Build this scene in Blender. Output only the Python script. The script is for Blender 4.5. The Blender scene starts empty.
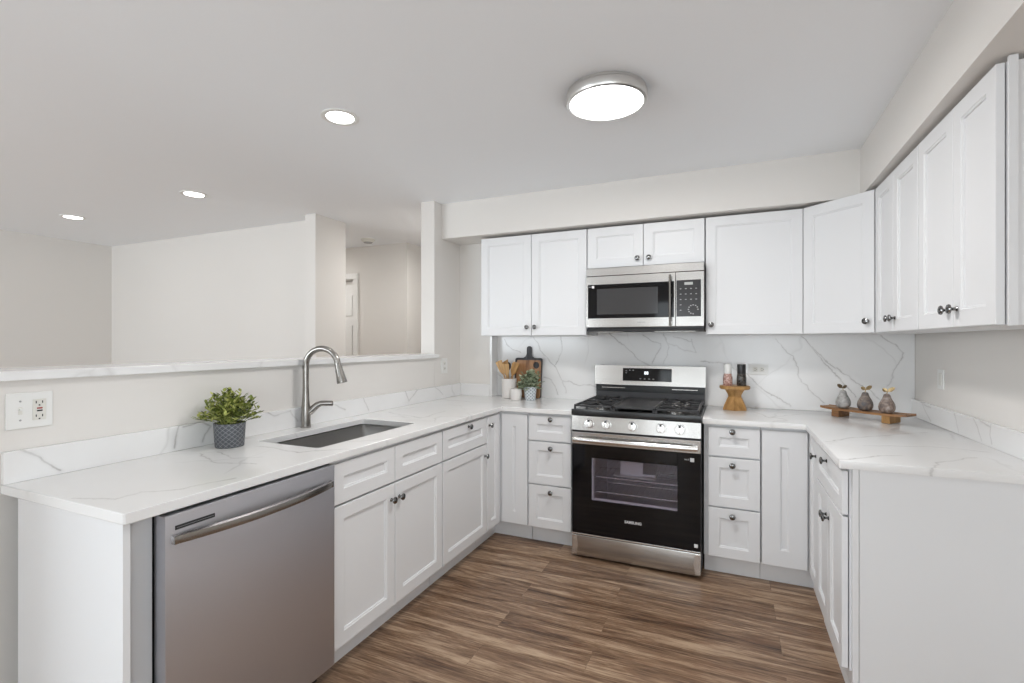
import bpy, bmesh, math, random
from mathutils import Vector, Matrix
from math import sin, cos, pi, radians as R
C = bpy.context.scene.collection
scene = bpy.context.scene

# ---------------------------------------------------------------- camera
cam_d = bpy.data.cameras.new('camera')
cam = bpy.data.objects.new('camera', cam_d); C.objects.link(cam)
cam_d.sensor_width = 36; cam_d.lens = 36 * 489.1 / 1024
cam_d.shift_y = 0.7 / 1024; cam_d.clip_start = 0.02
cam.location = (-1.028, -3.682, 1.355)
cam.rotation_euler = (R(90), 0, R(23.837))
scene.camera = cam

# ---------------------------------------------------------------- world, daylight, exposure
EXPOSURE = 0.0
scene.view_settings.view_transform = 'Standard'
scene.view_settings.look = 'None'
scene.view_settings.exposure = EXPOSURE
scene.view_settings.gamma = 1
scene.view_settings.use_curve_mapping = False
w = bpy.data.worlds.new('sky'); scene.world = w; w.use_nodes = True
w.node_tree.nodes['Background'].inputs[0].default_value = (0.93, 0.97, 1.0, 1)
w.node_tree.nodes['Background'].inputs[1].default_value = 2.0
scene.cycles.max_bounces = 10
scene.cycles.diffuse_bounces = 6
scene.cycles.caustics_reflective = False
scene.cycles.caustics_refractive = False

def area(name, loc, rot, sx, sy, power, col=(1, 1, 1)):
    l = bpy.data.lights.new(name, 'AREA'); l.shape = 'RECTANGLE'; l.size = sx; l.size_y = sy
    l.energy = power; l.color = col
    o = bpy.data.objects.new(name, l); C.objects.link(o); o.location = loc; o.rotation_euler = rot
    return o
# daylight at the patio door, and fill at windows added behind the camera
DAY = (0.87, 0.935, 1.0)
area('daylight_patio', (-1.97, -6.64, 1.1), (R(90), 0, 0), .6, 2.0, 7, DAY)
area('added_fill_right', (-.62, -6.64, 1.25), (R(90), 0, 0), 1.1, 1.8, 22, DAY)  # fill for the cabinet fronts, at an added window
area('added_fill_left', (-5.4, -6.64, 1.35), (R(90), 0, 0), 2.8, 1.8, 145, DAY)  # main light from the rear left, at a window added for it
area('added_fill_side', (0.14, -4.85, 1.4), (R(90), 0, R(90)), 1.7, 1.7, 28, DAY)  # brightens the peninsula fronts from an added side window

# ---------------------------------------------------------------- material helpers
def hexc(r, g, b):
    f = lambda c: (c / 255 / 12.92) if c / 255 <= .04045 else ((c / 255 + .055) / 1.055) ** 2.4
    return (f(r), f(g), f(b), 1)
def mat(name, col, rough=.5, metal=0., spec=.5, **kw):
    m = bpy.data.materials.new(name); m.use_nodes = True
    b = m.node_tree.nodes['Principled BSDF']
    b.inputs['Base Color'].default_value = col if len(col) == 4 else (*col, 1)
    b.inputs['Roughness'].default_value = rough; b.inputs['Metallic'].default_value = metal
    b.inputs['Specular IOR Level'].default_value = spec
    for k, v in kw.items(): b.inputs[k.replace('_', ' ')].default_value = v
    return m
class NT:
    def __init__(s, m): s.t = m.node_tree; s.b = s.t.nodes['Principled BSDF']
    def n(s, typ, **kw):
        x = s.t.nodes.new(typ)
        for k, v in kw.items(): setattr(x, k, v)
        return x
    def l(s, a, b): s.t.links.new(a, b)
    def coord(s, kind='Object'):
        if kind == 'World': return s.n('ShaderNodeNewGeometry').outputs['Position']
        return s.n('ShaderNodeTexCoord').outputs[kind]
    def mapping(s, v, scale=(1, 1, 1), rot=(0, 0, 0), loc=(0, 0, 0)):
        x = s.n('ShaderNodeMapping'); s.l(v, x.inputs[0])
        x.inputs['Scale'].default_value = scale; x.inputs['Rotation'].default_value = rot; x.inputs['Location'].default_value = loc
        return x.outputs[0]
    def noise(s, v, scale, detail=4, rough=.5, dist=0.):
        x = s.n('ShaderNodeTexNoise'); s.l(v, x.inputs['Vector'])
        x.inputs['Scale'].default_value = scale; x.inputs['Detail'].default_value = detail
        x.inputs['Roughness'].default_value = rough; x.inputs['Distortion'].default_value = dist
        return x
    def ramp(s, v, stops):
        x = s.n('ShaderNodeValToRGB'); s.l(v, x.inputs[0]); e = x.color_ramp.elements
        while len(e) < len(stops): e.new(.5)
        for i, (p, c) in enumerate(stops):
            e[i].position = p; e[i].color = c if len(c) == 4 else (*c, 1)
        return x.outputs[0]
    def mix(s, f, a, b, typ='MIX'):
        x = s.n('ShaderNodeMix', data_type='RGBA', blend_type=typ)
        for k, val in ((0, f), (6, a), (7, b)):
            if isinstance(val, bpy.types.NodeSocket): s.l(val, x.inputs[k])
            else: x.inputs[k].default_value = val
        return x.outputs[2]
    def math(s, op, a, b=0.):
        x = s.n('ShaderNodeMath', operation=op)
        for k, val in ((0, a), (1, b)):
            if isinstance(val, bpy.types.NodeSocket): s.l(val, x.inputs[k])
            else: x.inputs[k].default_value = val
        return x.outputs[0]
    def bump(s, h, strength=.2, dist=.002):
        x = s.n('ShaderNodeBump'); s.l(h, x.inputs['Height'])
        x.inputs['Strength'].default_value = strength; x.inputs['Distance'].default_value = dist
        s.l(x.outputs[0], s.b.inputs['Normal'])

def paint(name, col, rough=.6, grain=.05):
    m = mat(name, col, rough, spec=.3); t = NT(m)
    t.bump(t.noise(t.coord('World'), 220, 2).outputs[0], grain, .001)
    return m
M = {}
M['wall'] = paint('warm_white_wall_paint', (0.762, 0.737, 0.706, 1), .7)
M['ceiling'] = paint('flat_white_ceiling_paint', (0.93, 0.95, 0.975, 1), .8)
M['cab'] = paint('white_satin_cabinet_paint', (0.77, 0.775, 0.785, 1), .38, .02)
M['trim'] = paint('white_trim_paint', (0.82, 0.815, 0.80, 1), .45, .02)
M['filler'] = mat('grey_filler_finish', (0.62, 0.63, 0.65, 1), .4)
M['dark'] = mat('black_void_paint', (0.012, 0.012, 0.013, 1), .6)
M['plastic_white'] = mat('white_plastic', (0.82, 0.82, 0.80, 1), .35)
M['almond'] = mat('off_white_plastic', (0.74, 0.73, 0.68, 1), .35)
M['black_plastic'] = mat('black_plastic', (0.02, 0.02, 0.022, 1), .35)
M['red_plastic'] = mat('red_button', (0.35, 0.03, 0.03, 1), .4)
M['black_enamel'] = mat('black_enamel', (0.015, 0.016, 0.017, 1), .22)
M['dark_enamel'] = mat('charcoal_enamel', (0.045, 0.045, 0.048, 1), .4)
M['cast_iron'] = mat('cast_iron', (0.030, 0.030, 0.032, 1), .42)
M['black_glass'] = mat('black_glass', (0.004, 0.004, 0.005, 1), .05, spec=.35)
M['oven_inside'] = mat('grey_oven_enamel', (0.68, 0.67, 0.70, 1), .4)
M['paper'] = mat('white_paper', (0.8, 0.8, 0.8, 1), .7)
M['label'] = mat('white_print', (0.75, 0.75, 0.75, 1), .5)
M['grey_label'] = mat('grey_print', (0.36, 0.36, 0.36, 1), .5)
M['nickel'] = mat('brushed_nickel', (0.33, 0.315, 0.295, 1), .24, 1.)
M['knob'] = mat('satin_nickel_knob', (0.20, 0.198, 0.195, 1), .14, 1.)
M['chrome'] = mat('bright_chrome', (0.80, 0.79, 0.775, 1), .22, 1.)
M['soil'] = mat('dark_soil', (0.03, 0.022, 0.015, 1), .9)

def steel(name, col, rough, vec_scale, strength=.12):
    m = mat(name, col, rough, 1.); t = NT(m)
    n = t.noise(t.mapping(t.coord('Object'), vec_scale), 1., 3, .6)
    t.bump(n.outputs[0], strength, .0006)
    rr = t.ramp(n.outputs[0], [(.3, (rough * .8,) * 3), (.7, (rough * 1.25,) * 3)])
    t.l(rr, t.b.inputs['Roughness'])
    return m
M['steel'] = steel('brushed_stainless_steel', (0.53, 0.515, 0.495, 1), .21, (2, 2, 400), .015)
M['steel_dw'] = mat('dark_brushed_stainless_steel', (0.60, 0.60, 0.64, 1), .46, 1.)
M['steel_sink'] = mat('satin_sink_steel', (0.52, 0.51, 0.50, 1), .31, 1.)

# vein courses in the stone, in metres on each slab's own plane
V_SPLASH = [[(-0.738, 1.37), (-0.652, 1.271), (-0.612, 1.122), (-0.534, 1.028), (-0.468, 0.967)], [(-0.595, 1.395), (-0.495, 1.286), (-0.392, 1.179), (-0.266, 1.083), (-0.174, 1.012)], [(-0.539, 1.324), (-0.457, 1.229), (-0.371, 1.104), (-0.297, 1.019)], [(-0.169, 1.387), (-0.053, 1.302), (-0.1, 1.192), (-0.136, 1.087)], [(-0.923, 1.14), (-0.827, 1.049), (-0.721, 0.987), (-0.663, 0.937)], [(-1.208, 1.223), (-1.054, 1.212), (-0.923, 1.14)], [(-2.462, 1.405), (-2.389, 1.277), (-2.259, 1.152), (-2.201, 1.059), (-2.177, 0.951)], [(-2.234, 1.404), (-2.226, 1.262), (-2.259, 1.168)], [(-2.201, 1.059), (-2.073, 1.029), (-1.932, 1.007)], [(-2.359, 1.086), (-2.3, 1.056), (-2.242, 0.948)], [(-2.765, 1.10), (-2.755, 1.092), (-2.646, 0.947)], [(-2.765, 1.085), (-2.736, 1.067)], [(-2.727, 1.39), (-2.646, 1.299), (-2.575, 1.275)], [(-1.84, 1.424), (-1.641, 1.224), (-1.548, 1.182)], [(-1.598, 1.4), (-1.478, 1.335), (-1.527, 1.197)], [(-1.45, 1.414), (-1.422, 1.313), (-1.45, 1.205)], [(-1.422, 1.342), (-1.32, 1.3), (-1.243, 1.286), (-1.267, 1.385)], [(-1.388, 1.392), (-1.267, 1.37)]]
V_CTOP = [[(-2.723, -2.923), (-2.601, -2.892), (-2.606, -2.805), (-2.529, -2.75), (-2.478, -2.586)], [(-2.933, -2.415), (-2.745, -2.473), (-2.598, -2.44)], [(-2.898, -2.361), (-2.746, -2.405), (-2.666, -2.352)], [(-2.866, -2.223), (-2.601, -2.229), (-2.475, -2.113)], [(-3.183, -0.409), (-2.769, -0.508), (-2.386, -0.467)], [(-2.982, -1.167), (-2.667, -1.296), (-2.688, -0.988)], [(-2.62, -0.306), (-2.256, -0.409)], [(-0.626, -1.13), (-0.376, -0.853), (-0.136, -0.68)], [(-0.645, -1.494), (-0.54, -1.412), (-0.405, -1.326)], [(-0.394, -1.548), (-0.324, -1.419), (-0.16, -1.245)], [(-0.873, -0.235), (-0.805, -0.473), (-0.624, -0.22)], [(-0.51, -1.16), (-0.251, -1.089), (-0.066, -1.109)]]
V_HALF = [[(-2.938, 1.017), (-2.898, 1.018), (-2.849, 0.983), (-2.797, 0.931)], [(-2.4, 1.033), (-2.414, 0.991), (-2.426, 0.932)], [(-2.277, 0.998), (-2.302, 0.967), (-2.315, 0.934)], [(-2.39, 1.011), (-2.324, 1.022), (-2.28, 0.998)], [(-2.034, 1.036), (-1.95, 0.991), (-1.853, 1.009)], [(-1.853, 1.009), (-1.809, 0.951)], [(-1.315, 1.014), (-1.26, 0.933)], [(-0.89, 1.025), (-0.843, 0.944)], [(-0.511, 1.021), (-0.397, 0.949)], [(-0.843, 0.944), (-0.735, 1.018)], [(-1.548, 1.004), (-1.468, 0.96)]]
V_RIGHT = [[(-0.182, 1.019), (-0.259, 0.966), (-0.333, 0.927)], [(-0.628, 1.005), (-0.651, 0.969), (-0.674, 0.925)], [(-0.831, 1.023), (-0.879, 0.977), (-0.907, 0.929)], [(-0.995, 1.016), (-0.987, 0.969), (-1.004, 0.93)], [(-0.888, 1.013), (-0.995, 1.0)], [(-0.182, 1.008), (-0.333, 1.003)]]

def quartz(name, lines=(), axes=(0, 1), width=.0045, amt=.8, seed=0., faint=.3, jit=.05):
    m = mat(name, (0.83, 0.82, 0.81, 1), .16, spec=.5); t = NT(m)
    p = t.coord('World')
    wn = t.noise(t.mapping(p, loc=(seed, seed, seed)), 6., 5, .6)
    x = t.n('ShaderNodeVectorMath', operation='MULTIPLY_ADD')
    sb = t.n('ShaderNodeVectorMath', operation='SUBTRACT'); t.l(wn.outputs['Color'], sb.inputs[0]); sb.inputs[1].default_value = (.5, .5, .5)
    t.l(sb.outputs[0], x.inputs[0]); x.inputs[1].default_value = (jit * 2,) * 3; t.l(p, x.inputs[2])
    fl = t.n('ShaderNodeVectorMath', operation='MULTIPLY'); t.l(x.outputs[0], fl.inputs[0])
    fl.inputs[1].default_value = tuple(1. if k in axes else 0. for k in range(3)); P = fl.outputs[0]
    wmod = t.noise(p, 9., 3, .6).outputs[0]
    wmod = t.ramp(wmod, [(.3, (.25,) * 3), (.7, (1., 1., 1.))])
    best = None
    def vm(op, a, b=None):
        n = t.n('ShaderNodeVectorMath', operation=op); t.l(a, n.inputs[0])
        if b is not None:
            if isinstance(b, bpy.types.NodeSocket): t.l(b, n.inputs[1])
            else: n.inputs[1].default_value = b
        return n
    for ln in lines:
        for (a0, a1), (b0, b1) in zip(ln, ln[1:]):
            A = [0, 0, 0]; B = [0, 0, 0]; A[axes[0]] = a0; A[axes[1]] = a1; B[axes[0]] = b0; B[axes[1]] = b1
            A, B = Vector(A), Vector(B); ba = B - A
            pa = vm('SUBTRACT', P, tuple(A)).outputs[0]
            h = vm('DOT_PRODUCT', pa, tuple(ba / ba.length_squared)).outputs['Value']
            cl = t.n('ShaderNodeClamp'); t.l(h, cl.inputs[0])
            sc = t.n('ShaderNodeVectorMath', operation='SCALE'); sc.inputs[0].default_value = tuple(ba); t.l(cl.outputs[0], sc.inputs['Scale'])
            dd_ = vm('SUBTRACT', pa, sc.outputs[0]).outputs[0]; L_ = vm('LENGTH', dd_).outputs['Value']
            best = L_ if best is None else t.math('MINIMUM', best, L_)
    s_ = None
    if best is not None:
        core = t.ramp(t.math('DIVIDE', best, width * 4), [(0., (1, 1, 1)), (.14, (.85,) * 3), (.30, (.25,) * 3), (.60, (.08,) * 3), (1., (0, 0, 0))])
        s_ = t.math('MULTIPLY', core, wmod)
    v = t.n('ShaderNodeTexVoronoi', feature='DISTANCE_TO_EDGE'); v.inputs['Scale'].default_value = 2.0
    w2 = t.n('ShaderNodeVectorMath', operation='MULTIPLY_ADD'); t.l(t.noise(p, 2.2, 3, .5).outputs['Color'], w2.inputs[0]); w2.inputs[1].default_value = (.4,) * 3
    t.l(t.mapping(p, (1., .6, .8), (R(10), R(30), R(30)), (seed, seed * 2, 0)), w2.inputs[2]); t.l(w2.outputs[0], v.inputs['Vector'])
    fv = t.ramp(v.outputs['Distance'], [(0., (1, 1, 1)), (.008, (.5,) * 3), (.02, (0, 0, 0))])
    fm = t.ramp(t.noise(t.mapping(p, loc=(seed * 3, 1, 2)), 2.4, 3).outputs[0], [(.48, (0, 0, 0)), (.62, (1, 1, 1))])
    fv = t.math('MULTIPLY', t.math('MULTIPLY', fv, fm), faint)
    s_ = fv if s_ is None else t.math('MAXIMUM', s_, fv)
    s_ = t.math('MULTIPLY', s_, amt)
    cloud = t.ramp(t.noise(p, 2.5, 4).outputs[0], [(.35, (.80, .795, .79)), (.65, (.84, .84, .838))])
    t.l(t.mix(s_, cloud, (0.36, 0.345, 0.335, 1)), t.b.inputs['Base Color'])
    return m
M['quartz'] = quartz('white_veined_quartz_counter', V_CTOP, (0, 1), .0036, .68, 1.3, .45, .05)
M['quartz_wall'] = quartz('white_veined_quartz_splash', V_SPLASH, (0, 2), .0032, .8, 4.1, .25, .045)
M['quartz_half'] = quartz('white_veined_quartz_upstand', V_HALF, (1, 2), .0034, .75, 4.1, .4, .02)
M['quartz_right'] = quartz('white_veined_quartz_low_upstand', V_RIGHT, (1, 2), .003, .6, 4.1, .15, .02)
M['quartz_edge'] = quartz('white_veined_quartz_ledge', (), (0, 1), .004, .45, 2.7, .7)

def wood(name, dark, mid, light, sc=(2, 30, 30), rough=.45):
    m = mat(name, mid, rough); t = NT(m)
    n = t.noise(t.mapping(t.coord('Object'), sc), 1.4, 6, .6, .6)
    t.l(t.ramp(n.outputs[0], [(.3, dark), (.5, mid), (.72, light)]), t.b.inputs['Base Color'])
    t.bump(n.outputs[0], .15, .001)
    return m
M['wood_light'] = wood('pale_beech_wood', (.36, .20, .08), (.56, .35, .16), (.70, .48, .25), (30, 30, 3))
M['wood_mid'] = wood('golden_mango_wood', (.26, .13, .04), (.42, .23, .075), (.54, .32, .13), (18, 18, 4))
M['wood_tray'] = wood('reddish_brown_acacia_wood', (.15, .065, .025), (.30, .145, .055), (.42, .24, .10), (3, 26, 26))
M['wood_board'] = wood('brown_acacia_board', (.14, .06, .025), (.34, .17, .075), (.48, .27, .13), (20, 20, 3))
M['slate'] = wood('charcoal_stained_wood', (.02, .02, .022), (.045, .045, .05), (.07, .07, .075), (20, 20, 4), .5)

def floor_mat():
    m = mat('brown_wood_plank_floor', (.2, .12, .08), .36, spec=.4); t = NT(m)
    p = t.coord('World')
    br = t.n('ShaderNodeTexBrick'); t.l(t.mapping(p, loc=(.35, .06, 0)), br.inputs['Vector'])
    br.offset = .38; br.offset_frequency = 2; br.squash = 1
    br.inputs['Scale'].default_value = 1; br.inputs['Brick Width'].default_value = 1.22; br.inputs['Row Height'].default_value = .152
    br.inputs['Mortar Size'].default_value = .0012; br.inputs['Mortar Smooth'].default_value = 0.; br.inputs['Bias'].default_value = 0
    br.inputs['Color1'].default_value = (0, 0, 0, 1); br.inputs['Color2'].default_value = (1, 1, 1, 1); br.inputs['Mortar'].default_value = (.5, .5, .5, 1)
    # every plank gets its own grain by shifting the noise along z
    sh = t.n('ShaderNodeCombineXYZ'); t.l(t.math('MULTIPLY', br.outputs['Color'], 37.), sh.inputs[2])
    ad = t.n('ShaderNodeVectorMath', operation='ADD'); t.l(p, ad.inputs[0]); t.l(sh.outputs[0], ad.inputs[1])
    big = t.noise(t.mapping(ad.outputs[0], (1.3, 13, 1)), 1., 6, .62, .9)
    fine = t.noise(t.mapping(ad.outputs[0], (7, 120, 1)), 1., 5, .7, .4)
    kn = t.noise(t.mapping(ad.outputs[0], (5, 22, 1)), 1., 3, .5, .8)
    v = t.math('ADD', t.math('MULTIPLY', big.outputs[0], .8), t.math('MULTIPLY', fine.outputs[0], .58))
    v = t.math('ADD', v, t.math('MULTIPLY', br.outputs['Color'], .10))
    col = t.ramp(v, [(.52, hexc(62, 45, 35)), (.64, hexc(104, 80, 62)), (.76, hexc(142, 115, 92)), (.90, hexc(184, 159, 133))])
    red = t.ramp(kn.outputs[0], [(.52, (0, 0, 0)), (.72, (.35,) * 3)])
    col = t.mix(red, col, hexc(122, 84, 60))
    col = t.mix(t.math('MULTIPLY', br.outputs['Fac'], .25), col, hexc(58, 44, 36))
    t.l(col, t.b.inputs['Base Color'])
    t.bump(fine.outputs[0], .12, .001)
    return m
M['floor'] = floor_mat()

def glass_mat(name, tint, refl=.08):
    m = bpy.data.materials.new(name); m.use_nodes = True; nt = m.node_tree; nt.nodes.clear()
    o = nt.nodes.new('ShaderNodeOutputMaterial'); mx = nt.nodes.new('ShaderNodeMixShader')
    tr = nt.nodes.new('ShaderNodeBsdfTransparent'); tr.inputs[0].default_value = (*tint, 1)
    gl = nt.nodes.new('ShaderNodeBsdfGlossy'); gl.inputs['Roughness'].default_value = .03
    mx.inputs[0].default_value = refl
    nt.links.new(tr.outputs[0], mx.inputs[1]); nt.links.new(gl.outputs[0], mx.inputs[2]); nt.links.new(mx.outputs[0], o.inputs[0])
    return m
M['pane'] = glass_mat('clear_glass_pane', (.97, .98, .98), .05)
M['oven_glass'] = glass_mat('tinted_oven_glass', (.84, .82, .86), .05)
def emit(name, col, s):
    m = bpy.data.materials.new(name); m.use_nodes = True; b = m.node_tree.nodes['Principled BSDF']
    b.inputs['Base Color'].default_value = (.8, .8, .8, 1)
    b.inputs['Emission Color'].default_value = (*col, 1); b.inputs['Emission Strength'].default_value = s
    return m
M['lamp'] = emit('glowing_white_diffuser', (1, .985, .96), 7)
M['can'] = emit('glowing_downlight_lens', (1, .985, .96), 9)
M['digits'] = emit('lit_clock_digits', (.85, .92, 1), .9)

# ---------------------------------------------------------------- mesh helpers
class MB:
    def __init__(s): s.bm = bmesh.new()
    def _merge(s, t, mtx=None):
        if mtx is not None: t.transform(mtx)
        me = bpy.data.meshes.new('tmp'); t.to_mesh(me); t.free(); s.bm.from_mesh(me); bpy.data.meshes.remove(me)
        return s
    def box(s, x0, x1, y0, y1, z0, z1, bev=0., seg=2, mtx=None):
        t = bmesh.new(); bmesh.ops.create_cube(t, size=1)
        for v in t.verts: v.co = Vector(((x0 + x1) / 2 + v.co.x * (x1 - x0), (y0 + y1) / 2 + v.co.y * (y1 - y0), (z0 + z1) / 2 + v.co.z * (z1 - z0)))
        if bev: bmesh.ops.bevel(t, geom=t.edges[:], offset=bev, segments=seg, profile=.6, affect='EDGES')
        return s._merge(t, mtx)
    def lathe(s, prof, c=(0, 0, 0), n=32, mtx=None, cap=True, rot=0.):
        t = bmesh.new(); rings = []
        for (r, z) in prof:
            rings.append([t.verts.new((r * cos(2 * pi * k / n + rot), r * sin(2 * pi * k / n + rot), z)) for k in range(n)])
        for a, b in zip(rings, rings[1:]):
            for k in range(n): t.faces.new((a[k], a[(k + 1) % n], b[(k + 1) % n], b[k]))
        if cap:
            t.faces.new(rings[0][::-1]); t.faces.new(rings[-1])
        bmesh.ops.recalc_face_normals(t, faces=t.faces[:])
        m = Matrix.Translation(c)
        if mtx is not None: m = m @ mtx
        return s._merge(t, m)
    def cyl(s, p0, p1, r, r1=None, n=20):
        p0, p1 = Vector(p0), Vector(p1); d = p1 - p0
        q = Vector((0, 0, 1)).rotation_difference(d).to_matrix().to_4x4()
        return s.lathe([(r, 0), (r if r1 is None else r1, d.length)], p0, n, q)
    def prism(s, poly, z0, z1, bev=0., mtx=None, holes=()):
        t = bmesh.new()
        if not holes:
            f = t.faces.new([t.verts.new((x, y, z0)) for x, y in poly])
            r = bmesh.ops.extrude_face_region(t, geom=[f])
            for v in [g for g in r['geom'] if isinstance(g, bmesh.types.BMVert)]: v.co.z = z1
        bmesh.ops.recalc_face_normals(t, faces=t.faces[:])
        if bev: bmesh.ops.bevel(t, geom=t.edges[:], offset=bev, segments=2, profile=.6, affect='EDGES')
        return s._merge(t, mtx)
    def tube(s, pts, rad, n=14, flat=None):
        pts = [Vector(p) for p in pts]; t = bmesh.new(); rings = []
        if not isinstance(rad, (list, tuple)): rad = [rad] * len(pts)
        up = None
        for i, p in enumerate(pts):
            d = (pts[min(i + 1, len(pts) - 1)] - pts[max(i - 1, 0)]).normalized()
            if up is None:
                up = Vector((0, 0, 1)) if abs(d.z) < .9 else Vector((1, 0, 0))
            a = d.cross(up).normalized(); b = a.cross(d).normalized(); up = b
            ra, rb = (rad[i], rad[i]) if flat is None else (rad[i] * flat[0], rad[i] * flat[1])
            rings.append([t.verts.new(p + a * ra * cos(2 * pi * k / n) + b * rb * sin(2 * pi * k / n)) for k in range(n)])
        for a, b in zip(rings, rings[1:]):
            for k in range(n): t.faces.new((a[k], a[(k + 1) % n], b[(k + 1) % n], b[k]))
        t.faces.new(rings[0][::-1]); t.faces.new(rings[-1])
        bmesh.ops.recalc_face_normals(t, faces=t.faces[:])
        return s._merge(t)
    def raw(s, verts, faces):
        t = bmesh.new(); vs = [t.verts.new(v) for v in verts]
        for f in faces: t.faces.new([vs[i] for i in f])
        return s._merge(t)
    def build(s, name, m, parent=None, loc=(0, 0, 0), smooth=35, kids=None):
        me = bpy.data.meshes.new(name); s.bm.to_mesh(me); s.bm.free()
        me.materials.append(m)
        if smooth:
            for p in me.polygons: p.use_smooth = True
            me.set_sharp_from_angle(angle=R(smooth))
        o = bpy.data.objects.new(name, me); C.objects.link(o)
        o.location = loc
        if parent is not None: o.parent = parent
        return o
def recentre(o):
    me = o.data; xs = [v.co for v in me.vertices]
    c = Vector(((min(v.x for v in xs) + max(v.x for v in xs)) / 2, (min(v.y for v in xs) + max(v.y for v in xs)) / 2, min(v.z for v in xs)))
    me.transform(Matrix.Translation(-c)); o.location = o.location + c
def tag(o, label, cat, group=None, kind=None):
    o['label'] = label; o['category'] = cat
    if group: o['group'] = group
    if kind: o['kind'] = kind
    return o
def thing(name, label, cat, loc=(0, 0, 0), rz=0., group=None):
    o = bpy.data.objects.new(name, None); C.objects.link(o); o.location = loc; o.rotation_euler = (0, 0, rz)
    o.empty_display_size = .1
    return tag(o, label, cat, group)
def struct(name, mb, m, label, cat, smooth=0):
    o = mb.build(name, m, smooth=smooth); recentre(o); return tag(o, label, cat, kind='structure')
def copy_tree(o, parent=None):
    c = o.copy(); C.objects.link(c)
    if parent is not None: c.parent = parent
    for ch in list(o.children): copy_tree(ch, c)
    return c
def text(name, body, size, m, parent, loc, rot, ext=.0003, bold=0.):
    cu = bpy.data.curves.new('txt', 'FONT'); cu.body = body; cu.size = size; cu.extrude = ext; cu.offset = bold
    cu.align_x = 'CENTER'; cu.align_y = 'CENTER'
    t = bpy.data.objects.new('txt', cu); C.objects.link(t)
    dg = bpy.context.evaluated_depsgraph_get(); me = bpy.data.meshes.new_from_object(t.evaluated_get(dg))
    bpy.data.objects.remove(t); bpy.data.curves.remove(cu)
    me.name = name; me.materials.clear(); me.materials.append(m)
    o = bpy.data.objects.new(name, me); C.objects.link(o); o.parent = parent; o.location = loc; o.rotation_euler = rot
    return o

# ================================================================ SETTING
H = 2.44
PX = -3.09            # kitchen face of the half wall
struct('floor', MB().box(-7.6, .15, -6.65, 3.2, -.12, 0), M['floor'], 'brown wood plank floor with streaky grain running across the kitchen', 'floor')
struct('ceiling', MB().box(-7.6, .15, -6.65, 3.2, H, H + .12), M['ceiling'], 'flat white ceiling with a round lamp and small downlights', 'ceiling')
struct('wall_back', MB().box(-3.21, .12, 0, .12, 0, H).box(-3.089, -2.80, -.10, .001, 0, H), M['wall'], 'warm white wall behind the range and upper cabinets', 'wall')
# right wall, with an opening behind the camera for the added side window
mb = MB(); mb.box(0, .12, -3.95, 0, 0, H); mb.box(0, .12, -6.5, -5.75, 0, H)
mb.box(0, .12, -5.75, -3.95, 0, .5); mb.box(0, .12, -5.75, -3.95, 2.3, H)
struct('wall_right', mb, M['wall'], 'warm white wall on the right behind the short quartz upstand', 'wall')
mb = MB(); mb.box(-7.43, -6.95, -6.62, -6.5, 0, H); mb.box(-3.85, -2.32, -6.62, -6.5, 0, H); mb.box(-1.62, -1.2, -6.62, -6.5, 0, H); mb.box(-.04, .12, -6.62, -6.5, 0, H); mb.box(-1.2, -.04, -6.62, -6.5, 0, .3); mb.box(-1.2, -.04, -6.62, -6.5, 2.2, H)
mb.box(-6.95, -3.85, -6.62, -6.5, 0, .4); mb.box(-6.95, -3.85, -6.62, -6.5, 2.28, H); mb.box(-2.32, -1.62, -6.62, -6.5, 2.15, H)
struct('wall_rear', mb, M['wall'], 'wall with a patio door and added windows behind the viewer', 'wall')
def window(n, x0, x1, y, z0, z1, label, mull):
    fr = MB()
    fr.box(x0, x1, y - .03, y + .03, z0, z0 + .06); fr.box(x0, x1, y - .03, y + .03, z1 - .06, z1)
    for x in [x0] + mull + [x1 - .06]: fr.box(x, x + .06, y - .029, y + .029, z0, z1)
    r = thing('window_%d' % n, label, 'window', ((x0 + x1) / 2, y, z0)); r['kind'] = 'structure'
    f = fr.build('window_frame', M['trim'], r, smooth=0); f.data.transform(Matrix.Translation((-(x0 + x1) / 2, -y, -z0)))
    p = MB().box(x0 + .06, x1 - .06, y - .004, y + .004, z0 + .06, z1 - .06).build('pane', M['pane'], r, smooth=0)
    p.data.transform(Matrix.Translation((-(x0 + x1) / 2, -y, -z0)))
    return r
window(1, -6.95, -3.85, -6.56, .4, 2.28, 'wide white framed window added unseen behind the viewer to light the room', [-5.4])  # unseen window added for light, kept clear of the range reflections
window(2, -2.32, -1.62, -6.56, .01, 2.15, 'narrow white framed glass door behind the viewer', [])
window(4, -1.2, -.04, -6.56, .3, 2.2, 'tall white framed window added behind the viewer for fill light, right of the glass door', [])  # opening added for the frontal fill
o = window(3, -.9, .9, 0, .5, 2.3, 'white framed window added for light in the right wall behind the viewer', [-.03])  # unseen window added to light the sink run
o.location = (.06, -4.85, .5); o.rotation_euler = (0, 0, R(90))
struct('wall_left', MB().box(-7.55, -7.43, -6.62, 3.1, 0, H), M['wall'], 'far warm white wall at the left of the living room', 'wall')
struct('wall_living_room', MB().box(-7.43, -4.33, -.44, -.32, 0, H), M['wall'], 'long warm white living room wall seen above the quartz ledge', 'wall')
struct('wall_post', MB().box(-4.33, -4.21, -.58, -.225, 0, H), M['wall'], 'square white wall end standing at the left of the hallway opening', 'wall')
mb = MB(); mb.box(-3.21, PX, -.49, 0, 0, H)
struct('wall_pillar', mb, M['wall'], 'narrow white pillar at the right end of the quartz ledge', 'wall')
struct('wall_half', MB().box(-3.21, PX, -3.6, -.491, 0, 1.234), M['wall'], 'half-height wall behind the sink counter carrying the ledge', 'wall')
mb = MB(); mb.box(-4.95, -4.22, .72, .84, 0, H); mb.box(-4.34, -4.22, .84, 3.0, 0, H)
mb.box(-7.43, -5.78, .72, .84, 0, H); mb.box(-5.78, -4.95, .72, .84, 2.07, H)
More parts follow.
